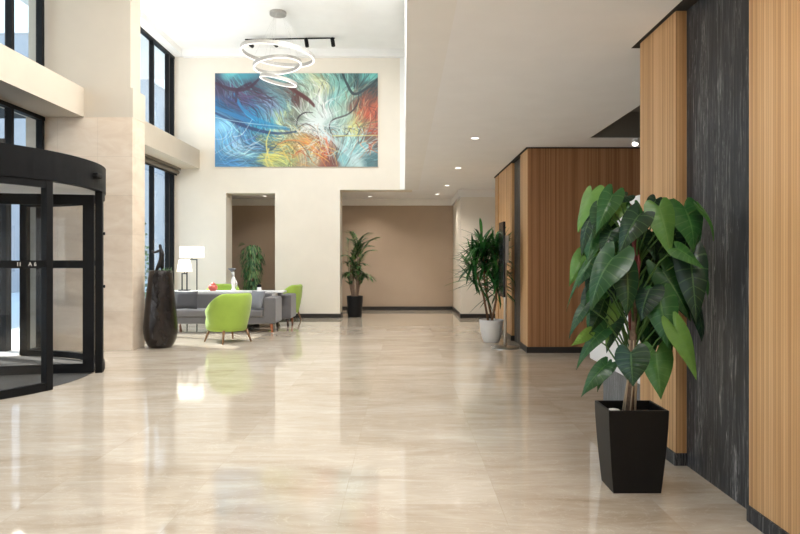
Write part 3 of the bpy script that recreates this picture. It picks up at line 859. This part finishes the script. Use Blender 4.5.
# the figurine carries a shallow bowl
o = m.build('bowl', M['lgrey'], bpy.data.objects['figurine'], smooth=True)
p = V((P(259, 290, 13.1).x, 13.12, CT))
t = thing('ornament', p, 'little black and white ornament on the right half of the console', 'ornament')
MB().lathe([(.045, 0), (.05, .02), (.04, .07), (.0, .085)], p, 16, cap=False).build('body', M['porc'], t, smooth=True)
MB().lathe([(.02, .07), (.04, .085), (.045, .105), (.025, .13), (0, .135)], p, 16, cap=False).build('head', M['black'], t, smooth=True)

def frame_lamp(name, base, w, hs, sw0, sw1, sh, dep, label, box):
    t = thing(name, base, label, 'lamp')
    b = V(base)
    st = MB()
    st.box(b.x - w / 2 - .01, b.x - w / 2 + .01, b.y - .01, b.y + .01, b.z + .015, b.z + hs)
    st.box(b.x + w / 2 - .01, b.x + w / 2 + .01, b.y - .01, b.y + .01, b.z + .015, b.z + hs)
    st.box(b.x - w / 2 - .01, b.x + w / 2 + .01, b.y - .01, b.y + .01, b.z + hs - .02, b.z + hs)
    st.build('stand', M['frame'], t)
    MB().box(b.x - w / 2 - .05, b.x + w / 2 + .05, b.y - .09, b.y + .09, b.z, b.z + .02).build('base', M['frame'], t)
    z0 = b.z + hs + .03
    xs = 0.
    m = MB()
    MB().tube([(b.x, b.y, b.z + hs - .02), (b.x, b.y, z0 + sh * .5)], .008, 8).build('stem', M['frame'], t)
    n = 4 if box else 28
    vs = []; fs = []
    for i in range(n):
        a = 2 * PI * i / n + (PI / 4 if box else 0)
        kx = 1.414 if box else 1; 
        vs.append((b.x + xs + sw0 / 2 * kx * math.cos(a), b.y + (dep / 2 if box else sw0 / 2) * kx * math.sin(a), z0))
        vs.append((b.x + xs + sw1 / 2 * kx * math.cos(a), b.y + (dep / 2 if box else sw1 / 2) * kx * math.sin(a), z0 + sh))
    for i in range(n):
        j = (i + 1) % n
        fs.append((2 * i, 2 * j, 2 * j + 1, 2 * i + 1))
    m.add(vs, fs).build('lamp_shade', M['shade'], t, smooth=not box, solid=.004)
    l = bpy.data.lights.new(name + '_bulb', 'POINT'); l.energy = 8; l.color = (1, .86, .68); l.shadow_soft_size = .04
    lo = bpy.data.objects.new(name + '_bulb', l); COL.objects.link(lo); lo.parent = t; lo.location = (xs, 0, hs + .03 + sh * .5)
frame_lamp('floor_lamp', (P(192, 0, 14.3).x, 14.3, 0), .22, 1.42, .46, .46, .25, .26, 'tall dark framed floor lamp with a white box shade by the lounge window', True)
frame_lamp('table_lamp', (P(184.5, 0, 13.15).x, 13.15, CT), .10, .36, .31, .21, .25, .2, 'shorter table lamp with a tapered white shade on the console end', False)

# ------------------------------------------------------------------ bronze floor vase with sculpture
vb = V((-3.905, 10.27, 0))
t = thing('floor_vase', vb, 'tall dark bronze floor vase beside the stone pier', 'vase')
MB().lathe([(.155, 0), (.175, .012), (.205, .05), (.245, .14), (.26, .24), (.262, .34), (.255, .44), (.24, .62), (.22, .82), (.20, 1.0), (.185, 1.15), (.178, 1.22), (.168, 1.235), (.155, 1.225), (.15, 1.15)], vb, 48).build('vessel', M['bronze'], t, smooth=True)
MB().lathe([(.152, 1.16), (.152, 1.19), (.0, 1.20)], vb, 24, cap=False).build('soil', M['soil'], t, smooth=True)
# sculpture: a stylised figure on the vase
def skin_obj(name, pts, edges, rad, mat, sub=2):
    me = bpy.data.meshes.new(name); me.from_pydata([V(p) for p in pts], edges, []); me.update()
    o = bpy.data.objects.new(name, me); COL.objects.link(o)
    sk = o.modifiers.new('skin', 'SKIN')
    for i, r in enumerate(rad):
        me.skin_vertices[0].data[i].radius = (r, r)
    me.skin_vertices[0].data[0].use_root = True
    sb = o.modifiers.new('sub', 'SUBSURF'); sb.levels = sub; sb.render_levels = sub
    me.materials.append(mat)
    dg = bpy.context.evaluated_depsgraph_get()
    m2 = bpy.data.meshes.new_from_object(o.evaluated_get(dg))
    o.modifiers.clear(); o.data = m2; m2.name = name
    m2.polygons.foreach_set('use_smooth', [True] * len(m2.polygons))
    return o
def q(px, py, dy=0):
    return P(px, py, 10.27 + dy)
pts = [q(160.3, 262), q(161.5, 257.5), q(162.0, 253.5), q(160.9, 250.2), q(160.2, 246.2), q(159.9, 244.0),
       q(157.6, 251.4, -.02), q(154.4, 252.6, -.05), q(151.4, 250.4, -.06),
       q(158.3, 266, -.02), q(155.9, 272.2, -.02), q(162.4, 266, .03), q(162.4, 272.7, .03)]
edges = [(0, 1), (1, 2), (2, 3), (3, 4), (4, 5), (3, 6), (6, 7), (7, 8), (0, 9), (9, 10), (0, 11), (11, 12)]
o = skin_obj('sculpture', pts, edges, [.044, .038, .046, .018, .028, .018, .024, .017, .020, .034, .022, .034, .022], M['statue'])
tag(o, 'dark bronze dancing figure sculpture rising from the floor vase', 'sculpture')
p = V((vb.x + .105, vb.y - .04, 1.19))
t = thing('succulent', p, 'small leafy green plant in the top of the bronze vase', 'plant')
m = MB(); rr = random.Random(3)
for i in range(60):
    a = rr.uniform(0, 2 * PI); el = rr.uniform(.2, 1.4); L = rr.uniform(.06, .12)
    d = V((math.cos(a) * math.cos(el), math.sin(a) * math.cos(el), math.sin(el))) 
    s = d.cross(V((0, 0, 1))).normalized() * .014
    b = p + V((rr.uniform(-.05, .05), rr.uniform(-.05, .05), 0))
    m.add([b, b + d * L * .5 + s, b + d * L, b + d * L * .5 - s], [(0, 1, 2, 3)], rr.random())
m.build('foliage', M['succ'], t, fix=False)

# ------------------------------------------------------------------ plants
def blade(m, base, d, L, w, droop, tone, n=5, fold=.25):
    d = V(d).normalized()
    side = d.cross(V((0, 0, 1)))
    side = side.normalized() if side.length > .05 else V((1, 0, 0))
    rows = []
    for i in range(n + 1):
        s = i / n
        c = V(base) + d * L * s + V((0, 0, -droop * L * s * s))
        ww = w / 2 * (math.sin(PI * min(1, s * .88 + .12)) ** .7)
        rows.append([c - side * ww + V((0, 0, fold * ww)), c, c + side * ww + V((0, 0, fold * ww))])
    m.grid(rows, tone)

# strap leaved plant in the white pot
yb = V(((491.3 - X0) / F * 10.93, 10.93, 0))
t = thing('strap_leaf_plant', yb, 'bushy strap leaved plant in a round white pot by the wood block', 'plant')
MB().lathe([(.125, 0), (.135, .01), (.165, .10), (.19, .22), (.202, .34), (.206, .375), (.2, .385), (.19, .38), (.185, .33)], yb, 40).build('pot', M['ceramic'], t, smooth=True)
MB().lathe([(.187, .335), (.187, .345), (.0, .36)], yb, 24, cap=False).build('soil', M['soil'], t)
rr = random.Random(11)
heads = []
for k, (dx, dy, hx, hy, hz) in enumerate(((-.05, 0, -.30, .0, 1.34), (.05, .02, -.08, .10, 1.52), (.0, -.04, .10, -.05, 1.20), (.03, .05, -.16, .0, 1.72), (-.02, .04, .08, .1, 1.62))):
    b = yb + V((dx, dy, .34)); e = yb + V((hx, hy, hz))
    mid = b.lerp(e, .45) + V((-.05 if k % 2 else .03, 0, 0))
    if k in (0, 2, 3): MB().tube([b, mid, e], [.021, .018, .014], 8).build('stem', M['trunk'], t, smooth=True)
    else: MB().tube([mid, e.lerp(mid, .3), e], [.014, .014, .012], 8).build('branch', M['trunk'], t, smooth=True)
    heads.append(e)
m = MB()
for e in heads:
    for i in range(84):
        a = rr.uniform(0, 2 * PI); el = rr.uniform(-.55, 1.35)
        b = e + V((0, 0, rr.uniform(-.36, .06)))
        d = V((math.cos(a) * math.cos(el), math.sin(a) * math.cos(el), math.sin(el)))
        blade(m, b, d, rr.uniform(.36, .60), rr.uniform(.036, .054), rr.uniform(.0, .42), rr.random() * .9, 5)
for q_ in m.v:
    if q_.x > 1.36 and q_.y < 10.47: q_.y = 10.47 + .06 * (q_.y - 10.47)
for q_ in m.v: q_.x = min(q_.x, 1.84 + .05 * (q_.x - 1.84)) if q_.x > 1.84 else q_.x
m.build('foliage', M['yucca'], t, fix=False)

# palm in the passage opening
pb = V(((355 - X0) / F * 15.75, 15.70, 0))
t = thing('areca_palm', pb, 'slender palm in a tapered black pot at the passage opening', 'plant')
pp = MB()
pp.lathe([(.165, 0), (.17, .01), (.20, .50), (.2, .52), (.185, .52), (.18, .46)], pb, 32).build('pot', M['pot'], t, smooth=True)
MB().lathe([(.182, .47), (.182, .485), (0, .50)], pb, 24, cap=False).build('pebbles', M['pebble'], t)
rr = random.Random(5)
m = MB(); st = MB()
fr = []
for i in range(28):
    hi = i < 13
    fr.append((rr.uniform(-.12, .12), rr.uniform(-.1, .1), rr.uniform(1.75, 2.15) if hi else rr.uniform(1.05, 1.6), rr.uniform(-.26, .50) if hi else rr.uniform(-.30, .34)))
for i, (dx, dy, zt, ex) in enumerate(fr):
    b = pb + V((dx * .6, dy * .7, .48))
    ey = rr.uniform(-.25, .15)
    crown = b + V((dx * .9 + ex * .12, dy * .5, (zt - .48) * .62))
    tip = pb + V((dx + ex, dy + ey, zt - abs(ex) * .30 + .02))
    pts_ = []
    for k in range(15):
        s_ = k / 14
        p = b.lerp(crown, s_ * 2) if s_ < .5 else crown.lerp(tip, (s_ - .5) * 2) + V((0, 0, .10 * math.sin(PI * (s_ - .5) * 2)))
        pts_.append(p)
    st.tube(pts_, [.011 - .009 * k / 14 for k in range(15)], 6, .4)
    for k in range(6, 15):
        for sgn in (-1, 1):
            for h in (0, .5):
                p = pts_[k] if h == 0 or k == 14 else pts_[k].lerp(pts_[k + 1], .5)
                dr = (pts_[min(14, k + 1)] - pts_[k - 1]).normalized()
                sd = dr.cross(V((0, 0, 1))); sd = sd.normalized() if sd.length > .1 else V((1, 0, 0))
                d = (dr * .8 + sd * sgn * .75 + V((0, 0, -.12)))
                blade(m, p, d, rr.uniform(.14, .24), .036, .25, rr.random(), 4)
for mm in (m, st):
    for q_ in mm.v:
        if q_.x < -1.52: q_.x = -1.52 + .04 * (q_.x + 1.52)
m.build('foliage', M['palm'], t, fix=False)
st.build('stalks', M['cane'], t, smooth=True)

# weeping fig in the alcove
fb = V(((252 - X0) / F * 16.6, 16.6, 0))
t = thing('weeping_fig', fb, 'drooping green fig plant standing in the left alcove', 'plant')
MB().lathe([(.15, 0), (.2, .4), (.2, .42), (.18, .42), (.175, .38)], fb, 28).build('pot', M['pot'], t, smooth=True)
MB().lathe([(.177, .385), (.177, .39), (0, .4)], fb, 20, cap=False).build('soil', M['soil'], t)
MB().tube([fb + V((0, 0, .38)), fb + V((.03, 0, 1.0)), fb + V((0, 0, 1.62))], [.03, .025, .012], 8).build('stem', M['trunk'], t, smooth=True)
m = MB(); rr = random.Random(21)
for i in range(620):
    z = rr.uniform(.62, 1.80); u = (z - .62) / 1.18
    r = .32 * (.62 + .5 * u) * math.sqrt(max(.05, 1 - max(0, (u - .72) / .30) ** 2)) * rr.random() ** .4
    a = rr.uniform(0, 2 * PI)
    c = fb + V((r * math.cos(a), r * math.sin(a) , z))
    d = V((math.cos(a) * .4, math.sin(a) * .4, -1 + rr.uniform(-.1, .5)))
    blade(m, c, d, rr.uniform(.10, .17), .034, .1, rr.random(), 3)
for i in range(14):
    blade(m, fb + V((-.18, 0, 1.80)), V((-.7, -.2, rr.uniform(0, .7))), .2, .03, .5, .8 + .2 * rr.random(), 4)
m.build('foliage', M['fig'], t, fix=False)

# big philodendron in the black planter
pc = V((1.400, 3.955, 0))
t = thing('potted_philodendron', pc, 'large heart leaved plant in a tapered black square planter at the right', 'plant')
PW, PD, PH = .36, .29, .502
m = MB()
prof = [(0, .80), (.10, .845), (.25, .905), (.40, .96), (.50, .993), (1.0, 1.0)]
rows = []
zs = [0, .06, .16, .28, .40, .48, PH]
ks = [.80, .835, .885, .94, .982, .998, 1.0]
def sq(k, z, w=PW, d=PD):
    return [V((pc.x + sx * w / 2 * k, pc.y + sy * d / 2 * k, z)) for sx, sy in ((-1, -1), (1, -1), (1, 1), (-1, 1), (-1, -1))]
rows = [sq(k, z) for k, z in zip(ks, zs)] + [sq(1, PH, PW - .03, PD - .03), sq(1, PH - .06, PW - .035, PD - .035)]
m.grid(rows); m.add(sq(.80, 0)[:4], [(0, 1, 2, 3)])
pot = m.build('planter', M['pot'], t, bevel=.004)
MB().box(pc.x - PW / 2 + .017, pc.x + PW / 2 - .017, pc.y - PD / 2 + .017, pc.y + PD / 2 - .017, PH - .075, PH - .055).build('soil', M['soil'], pot)
PS = PH - .055
DP = 3.98
def L(px, py, dd=0.):
    return P(px, py, DP + dd)
trunk = [V((pc.x - .01, pc.y, PS - .01)), L(632, 380), L(633, 340), L(634, 300), L(636, 262), L(634, 225), L(632, 208)]
MB().tube(trunk, [.022, .023, .022, .021, .019, .015, .008], 12).build('stem', M['cane'], t, smooth=True)
m = MB()
for k in range(7):
    a = k * .9; o_ = V((.025 * math.cos(a), .025 * math.sin(a), 0))
    m.tube([trunk[2] + o_, trunk[1] + o_ * 1.15 + V((0.006 * math.sin(k * 3), 0, 0)), V((trunk[0].x, trunk[0].y, PS)) + o_ * 1.6], [.004, .005, .004], 6)
m.build('aerial_roots', M['root'], t, smooth=True)
m = MB()
m.tube([trunk[4] + V((-.01, -.03, -.1)), L(634, 235, -.03), L(632, 214, -.03), L(631, 204, -.02)], [.010, .018, .016, .003], 8)
m.tube([L(630, 330, -.035), L(629, 305, -.04), L(631, 280, -.035)], [.007, .011, .003], 8)
m.tube([L(637, 290, -.035), L(639, 262, -.04), L(637, 244, -.03)], [.007, .011, .003], 8)
m.build('sheaths', M['redstalk'], t, smooth=True)
lf = MB(); stk = MB()
rr = random.Random(2)
OUT = [(-.01, .015, 0), (-.12, .10, .03), (-.21, .22, .06), (-.20, .34, .10), (-.11, .44, .15), (.02, .495, .21), (.16, .50, .29), (.31, .455, .39), (.47, .37, .51), (.62, .27, .64), (.76, .165, .77), (.89, .07, .89), (1, 0, 1)]
def leaf(base, tip, width, tone, tilt=0., fold=.3, droop=.12, lobe=.30, nt=11, nv=8):
    base, tip = V(base), V(tip)
    ax = tip - base; ln = ax.length; a = ax.normalized()
    view = V((-.25, -1, .55)).normalized()
    nrm = (view - a * view.dot(a)).normalized()
    nrm = Matrix.Rotation(tilt, 3, a) @ nrm
    sd = a.cross(nrm)
    rows = []; uv = []
    ph = rr.uniform(0, 6)
    for i, (ea, ew, ms) in enumerate(OUT):
        row = []
        for k in range(nv + 1):
            v = -1 + 2 * k / nv
            q_ = abs(v)
            al = ms + (ea * (lobe / .30 if ea < 0 else 1) - ms) * q_ ** 1.25
            cur = droop * ln * (4 * ms * (1 - ms) - .5 * ms)
            wav = .035 * width * math.sin(ms * 9 + ph + v * 2.2) * q_ * q_
            plt = .010 * width * math.sin(i * PI) 
            row.append(base + a * (ln * al) + sd * ((1 if v > 0 else -1) * q_ * ew * width) + nrm * (-fold * q_ ** 1.3 * ew * width + cur + wav))
            uv.append((v, ms, 1.))
        rows.append(row)
    lf.grid(rows, tone, uv)
    # midrib to the petiole
    return a
def put(bx, by, tx, ty, wpx, tone, dd=0., td=None, tilt=0., att=None, fold=.3, droop=.12, lobe=.3):
    dd -= .26 * max(0, (max(bx, tx) - 676) / 40)
    b = L(bx, by, dd); tp = L(tx, ty, dd - .05 if td is None else td)
    leaf(b, tp, wpx / F * (DP + dd), tone, tilt, fold, droop, lobe)
    ay = att if att is not None else min(385, by + 55)
    # petiole from the stem up and out to the leaf base
    k = min(len(trunk) - 2, 0)
    fpx = 632 + (636 - 632) * max(0, min(1, (380 - ay) / 118))
    s = L(fpx, ay, 0)
    mid = s.lerp(b, .6) + V((0, 0, .05))
    stk.tube([s, mid, b], [.0065, .005, .0035], 6)
S = [
 # bx, by, tx, ty, width, tone, depth offset, tilt
 (592, 191, 577, 232, 26, .80, .10, .3), (613, 194, 596, 233, 24, .45, -.08, -.2), (640, 214, 618, 255, 30, .10, -.18, .2),
 (659, 206, 671, 257, 32, .66, -.20, -.15), (684, 207, 695, 252, 38, .50, -.04, -.3), (699, 208, 716, 240, 16, .62, .04, -.7),
 (615, 256, 589, 309, 38, .28, -.22, .1), (627, 271, 627, 319, 26, .16, -.20, -.2), (690, 256, 697, 326, 32, .06, -.02, .2),
 (662, 270, 692, 322, 26, .34, .02, .2), (650, 288, 640, 322, 30, .05, -.10, .3), (660, 298, 669, 350, 34, .46, -.14, -.1),
 (674, 326, 698, 380, 24, .78, -.06, -.2), (656, 352, 661, 400, 30, .60, -.08, .15), (631, 352, 633, 387, 38, .12, -.24, 0.),
 (607, 364, 580, 397, 20, .34, -.06, .5), (606, 364, 597, 392, 12, .30, -.05, .5), (607, 328, 575, 368, 18, .36, .02, .6),
 (589, 333, 571, 346, 13, .92, -.02, -.2), (612, 302, 606, 346, 22, .88, .08, .2), (586, 305, 568, 339, 14, .20, -.06, .5),
 (583, 256, 569, 286, 18, .70, .08, -.3), (589, 262, 565, 311, 7, .4, -.05, .6), (592, 214, 580, 258, 17, .08, .04, .2),
 (620, 204, 606, 232, 20, .90, .10, -.2), (612, 230, 600, 257, 22, .12, .0, .3), (627, 196, 612, 205, 16, .05, .05, .2),
 (656, 199, 648, 216, 16, .04, .02, .1), (652, 232, 655, 260, 24, .08, -.02, -.3), (676, 248, 704, 268, 22, .55, -.06, -.4),
 (604, 250, 592, 270, 16, .88, .06, .3), (668, 214, 676, 246, 22, .10, .10, .3), (688, 226, 682, 262, 22, .04, .06, -.2),
 (640, 246, 630, 276, 24, .10, .10, .1), (660, 318, 684, 350, 24, .06, .08, .3), (693, 300, 703, 345, 22, .05, .06, -.3),
 (600, 280, 584, 318, 20, .5, .06, .2), (604, 300, 592, 330, 20, .2, .08, -.2), (648, 330, 652, 362, 22, .3, .10, .2),
 (618, 318, 610, 345, 18, .14, .05, .4), (672, 280, 668, 312, 24, .3, .12, 0.), (644, 262, 648, 296, 24, .2, .12, .2),
 (700, 262, 709, 300, 14, .5, .08, -.6), (622, 244, 612, 276, 20, .5, .08, .1),
]
for a in S:
    bx, by, tx, ty, w, tn, dd, tl = a
    tl += rr.uniform(-.4, .4)
    put(bx, by, tx, ty, w * rr.uniform(.9, 1.06), tn, dd, None, tl, lobe=rr.uniform(.22, .40), droop=rr.uniform(.05, .16), fold=rr.uniform(.18, .42))
for k in range(52):
    bx = rr.uniform(590, 690); by = rr.uniform(205, 330)
    side_ = -1 if bx < 634 else 1
    put(bx, by, bx + side_ * rr.uniform(4, 16), by + rr.uniform(24, 42), rr.uniform(14, 24), rr.choice((.02, .08, .15, .3, .5)), rr.uniform(.02, .16), None, rr.uniform(-.6, .6), droop=.1)
lf.build('foliage', M['philo'], t, smooth=True, fix=False)
stk.build('petioles', M['stalk'], t, smooth=True)
tag(MB().lathe([(0, 0), (.035, .006), (.045, .022), (.03, .036), (0, .04)], (pc.x - .11, pc.y - .02, PS), 16, cap=False).build('pebble', M['pebble'], smooth=True), 'white stone lying on the soil of the black planter', 'stone')

# ------------------------------------------------------------------ kiosk behind the plant
t = thing('kiosk_cabinet', (2.02, 5.8, 0), 'tall white cabinet on a grey marble plinth behind the big plant', 'cabinet')
MB().box(1.93, 2.3, 5.12, 6.2, 0, .41).build('plinth', M['gmarble'], t)
MB().box(1.87, 2.3, 5.08, 6.45, .41, 1.92).build('body', M['white_lac'], t, bevel=.01)

# ------------------------------------------------------------------ display stand
sb = V(((506.0 - X0) / F * 9.98, 9.98 + .2, 0)); sb.x = (506. - X0) / F * 10.1
t = thing('display_stand', sb, 'slim dark display board on a steel pole with a round base', 'sign stand')
MB().lathe([(.225, 0), (.225, .012), (.20, .02), (.03, .03)], sb, 40).build('base', M['chrome'], t, smooth=False)
MB().tube([sb + V((0, 0, .02)), sb + V((0, 0, 1.78))], .026, 16).build('pole', M['chrome'], t, smooth=True)
br = MB().box(sb.x - .066, sb.x - .030, sb.y - .22, sb.y + .24, .82, 2.0).build('board', M['screen'], t, bevel=.004)
MB().box(sb.x - .035, sb.x + .012, sb.y - .27, sb.y - .20, 1.36, 1.78).build('bracket', M['chrome'], t)

# ------------------------------------------------------------------ ceiling lamps
def downlight(x, y, z, label, group, r=.055, watt=14, parent_light=True, col=(1, .92, .81)):
    t = thing('recessed_downlight', (x, y, z), label, 'downlight', group)
    MB().arc((x, y), r, r + .018, z - .006, z + .004, 0, 2 * PI, 24).build('trim_ring', M['trimw'], t)
    MB().disc((x, y), r, z - .002, z + .004, 24).build('lens', M['lamp'], t)
    if watt:
        l = bpy.data.lights.new('downlight_bulb', 'SPOT'); l.energy = watt; l.color = col; l.spot_size = math.radians(128); l.spot_blend = 1.; l.shadow_soft_size = .12
        o = bpy.data.objects.new('downlight_bulb', l); COL.objects.link(o); o.parent = t; o.location = (0, 0, -.02)
G = 'recessed downlights in the lower ceiling'
downlight(.99, 8.92, ZC, 'lit downlight in the lower ceiling, nearest to the viewer', G, watt=55)
downlight(1.0, 11.8, ZC, 'lit downlight in the lower ceiling, second along the row', G, watt=80)
downlight(.98, 14.6, ZC, 'lit downlight in the lower ceiling, third along the row', G, watt=130)
downlight(.85, 16.5, ZC, 'lit downlight near the white crown moulding at the passage right', G, watt=80)
downlight(-.91, 17.1, ZC, 'lit downlight over the passage behind the cream column', G, watt=80)
downlight(-3.7, 17.0, ZC, 'lit downlight inside the left alcove', G, watt=26)
p = V((3.25, 9.0, ZC))
t = thing('ceiling_spot', p, 'small round white spot at the edge of the sunken grey ceiling panel', 'spotlight')
MB().tube([p + V((0, 0, .01)), p + V((0, -.01, -.03)), p + V((-.01, -.03, -.07))], [.04, .05, .055], 16).build('housing', M['white_lac'], t, smooth=True)
MB().tube([p + V((-.01, -.03, -.07)), p + V((-.011, -.034, -.075))], .042, 16).build('lens', M['lamp'], t)

def panel(x, y, z, w, d, watt, label, group, col=(1, .985, .955)):  # unseen ceiling panels added to raise the room's brightness
    t = thing('added_light_panel', (x, y, z), label, 'added fill light', group)
    f = MB(); b = .03
    f.box(x - w / 2 - b, x + w / 2 + b, y - d / 2 - b, y - d / 2, z - .03, z).box(x - w / 2 - b, x + w / 2 + b, y + d / 2, y + d / 2 + b, z - .03, z)
    f.box(x - w / 2 - b, x - w / 2, y - d / 2, y + d / 2, z - .03, z).box(x + w / 2, x + w / 2 + b, y - d / 2, y + d / 2, z - .03, z)
    f.build('frame', M['trimw'], t)
    MB().box(x - w / 2, x + w / 2, y - d / 2, y + d / 2, z - .012, z - .002).build('diffuser', M['white_lac'], t)
    l = bpy.data.lights.new('added_panel_lamp', 'AREA'); l.shape = 'RECTANGLE'; l.size = w; l.size_y = d; l.energy = watt; l.color = col
    o = bpy.data.objects.new('added_panel_lamp', l); COL.objects.link(o); o.parent = t; o.location = (0, 0, -.02)
PG = 'added fill panels of the atrium ceiling'
for x, fx in ((-3.2, .4), (-.9, 1.35)):
    for y, wt in ((-4., 30), (0., 28), (4.0, 62), (7.6, 90), (11.0, 95)):
        if fx < 1 and y > 8: continue
        panel(x, y, ZH, 1.2, 1.2, wt * fx, 'square added fill panel in the atrium ceiling above the lobby', PG)
PL = 'added fill panels of the lower ceiling'
for y in (-4., -1.0, 2.0):
    panel(1.0, y, ZC, .6, .6, 20, 'small square added fill panel in the lower ceiling near the wood wall', PL)
panel(5.6, 6.0, ZC + .36, 1.2, .6, 10, 'added fill panel inside the sunken grey ceiling, out over the side hall', 'added fill panels of the side hall')

UG = 'added uplights on the window beam'
for y0, y1, wt in ((11.3, 12.7, 32), (12.9, 14.3, 28)):  # uplights out of view, added to brighten the high ceiling
    yc = (y0 + y1) / 2
    t = thing('added_uplight', (-5.1, yc, 4.06), 'slim added uplight lying on top of the cream window beam', 'uplight', UG)
    MB().box(-5.16, -5.04, y0, y1, 4.06, 4.075).box(-5.16, -5.15, y0, y1, 4.075, 4.11).box(-5.05, -5.04, y0, y1, 4.075, 4.11).build('housing', M['trimw'], t)
    MB().box(-5.148, -5.052, y0, y1, 4.078, 4.09).build('diffuser', M['white_lac'], t)
    l = bpy.data.lights.new('added_uplight_lamp', 'AREA'); l.shape = 'RECTANGLE'; l.size = .08; l.size_y = y1 - y0; l.energy = wt; l.color = (1, .985, .955)
    o = bpy.data.objects.new('added_uplight_lamp', l); COL.objects.link(o); o.parent = t; o.location = (0, 0, .06); o.rotation_euler = (PI, .5, 0)

# ------------------------------------------------------------------ sun, sky, camera
l = bpy.data.lights.new('sun', 'SUN'); l.energy = 7.0; l.angle = math.radians(.6); l.color = (1, .95, .87)
so = bpy.data.objects.new('sun', l); COL.objects.link(so)
so.rotation_euler = V((1, -.47, -1.13)).to_track_quat('-Z', 'Y').to_euler()
so.location = (-20, 20, 20)
w = bpy.data.worlds.new('sky'); sc.world = w; w.use_nodes = True
nt = w.node_tree; nt.nodes.clear()
out = nt.nodes.new('ShaderNodeOutputWorld'); bg = nt.nodes.new('ShaderNodeBackground')
tc = nt.nodes.new('ShaderNodeTexCoord'); sx = nt.nodes.new('ShaderNodeSeparateXYZ'); rp = nt.nodes.new('ShaderNodeValToRGB')
nt.links.new(tc.outputs['Generated'], sx.inputs[0]); nt.links.new(sx.outputs[2], rp.inputs[0])
e = rp.color_ramp.elements
e[0].position = .0; e[0].color = (.95, .97, 1., 1); e[1].position = .55; e[1].color = (.36, .62, .96, 1)
x_ = e.new(.2); x_.color = (.88, .94, 1., 1)
nt.links.new(rp.outputs[0], bg.inputs[0]); bg.inputs[1].default_value = 2.1
nt.links.new(bg.outputs[0], out.inputs[0])

cd = bpy.data.cameras.new('camera'); cam = bpy.data.objects.new('camera', cd); COL.objects.link(cam)
cam.location = (0, 0, H); cam.rotation_euler = (PI / 2, 0, 0)
cd.sensor_width = 36; cd.lens = F / 800 * 36; cd.sensor_fit = 'HORIZONTAL'
cd.shift_x = -(X0 - 400) / 800; cd.shift_y = -(267 - Y0) / 800
cd.clip_start = .05; cd.clip_end = 300
sc.camera = cam
vs = sc.view_settings
vs.view_transform = 'Standard'; vs.look = 'None'; vs.gamma = 1.0; vs.use_curve_mapping = False; vs.exposure = 0.54
sc.cycles.diffuse_bounces = 6; sc.cycles.max_bounces = 12; sc.cycles.sample_clamp_indirect = 6.0
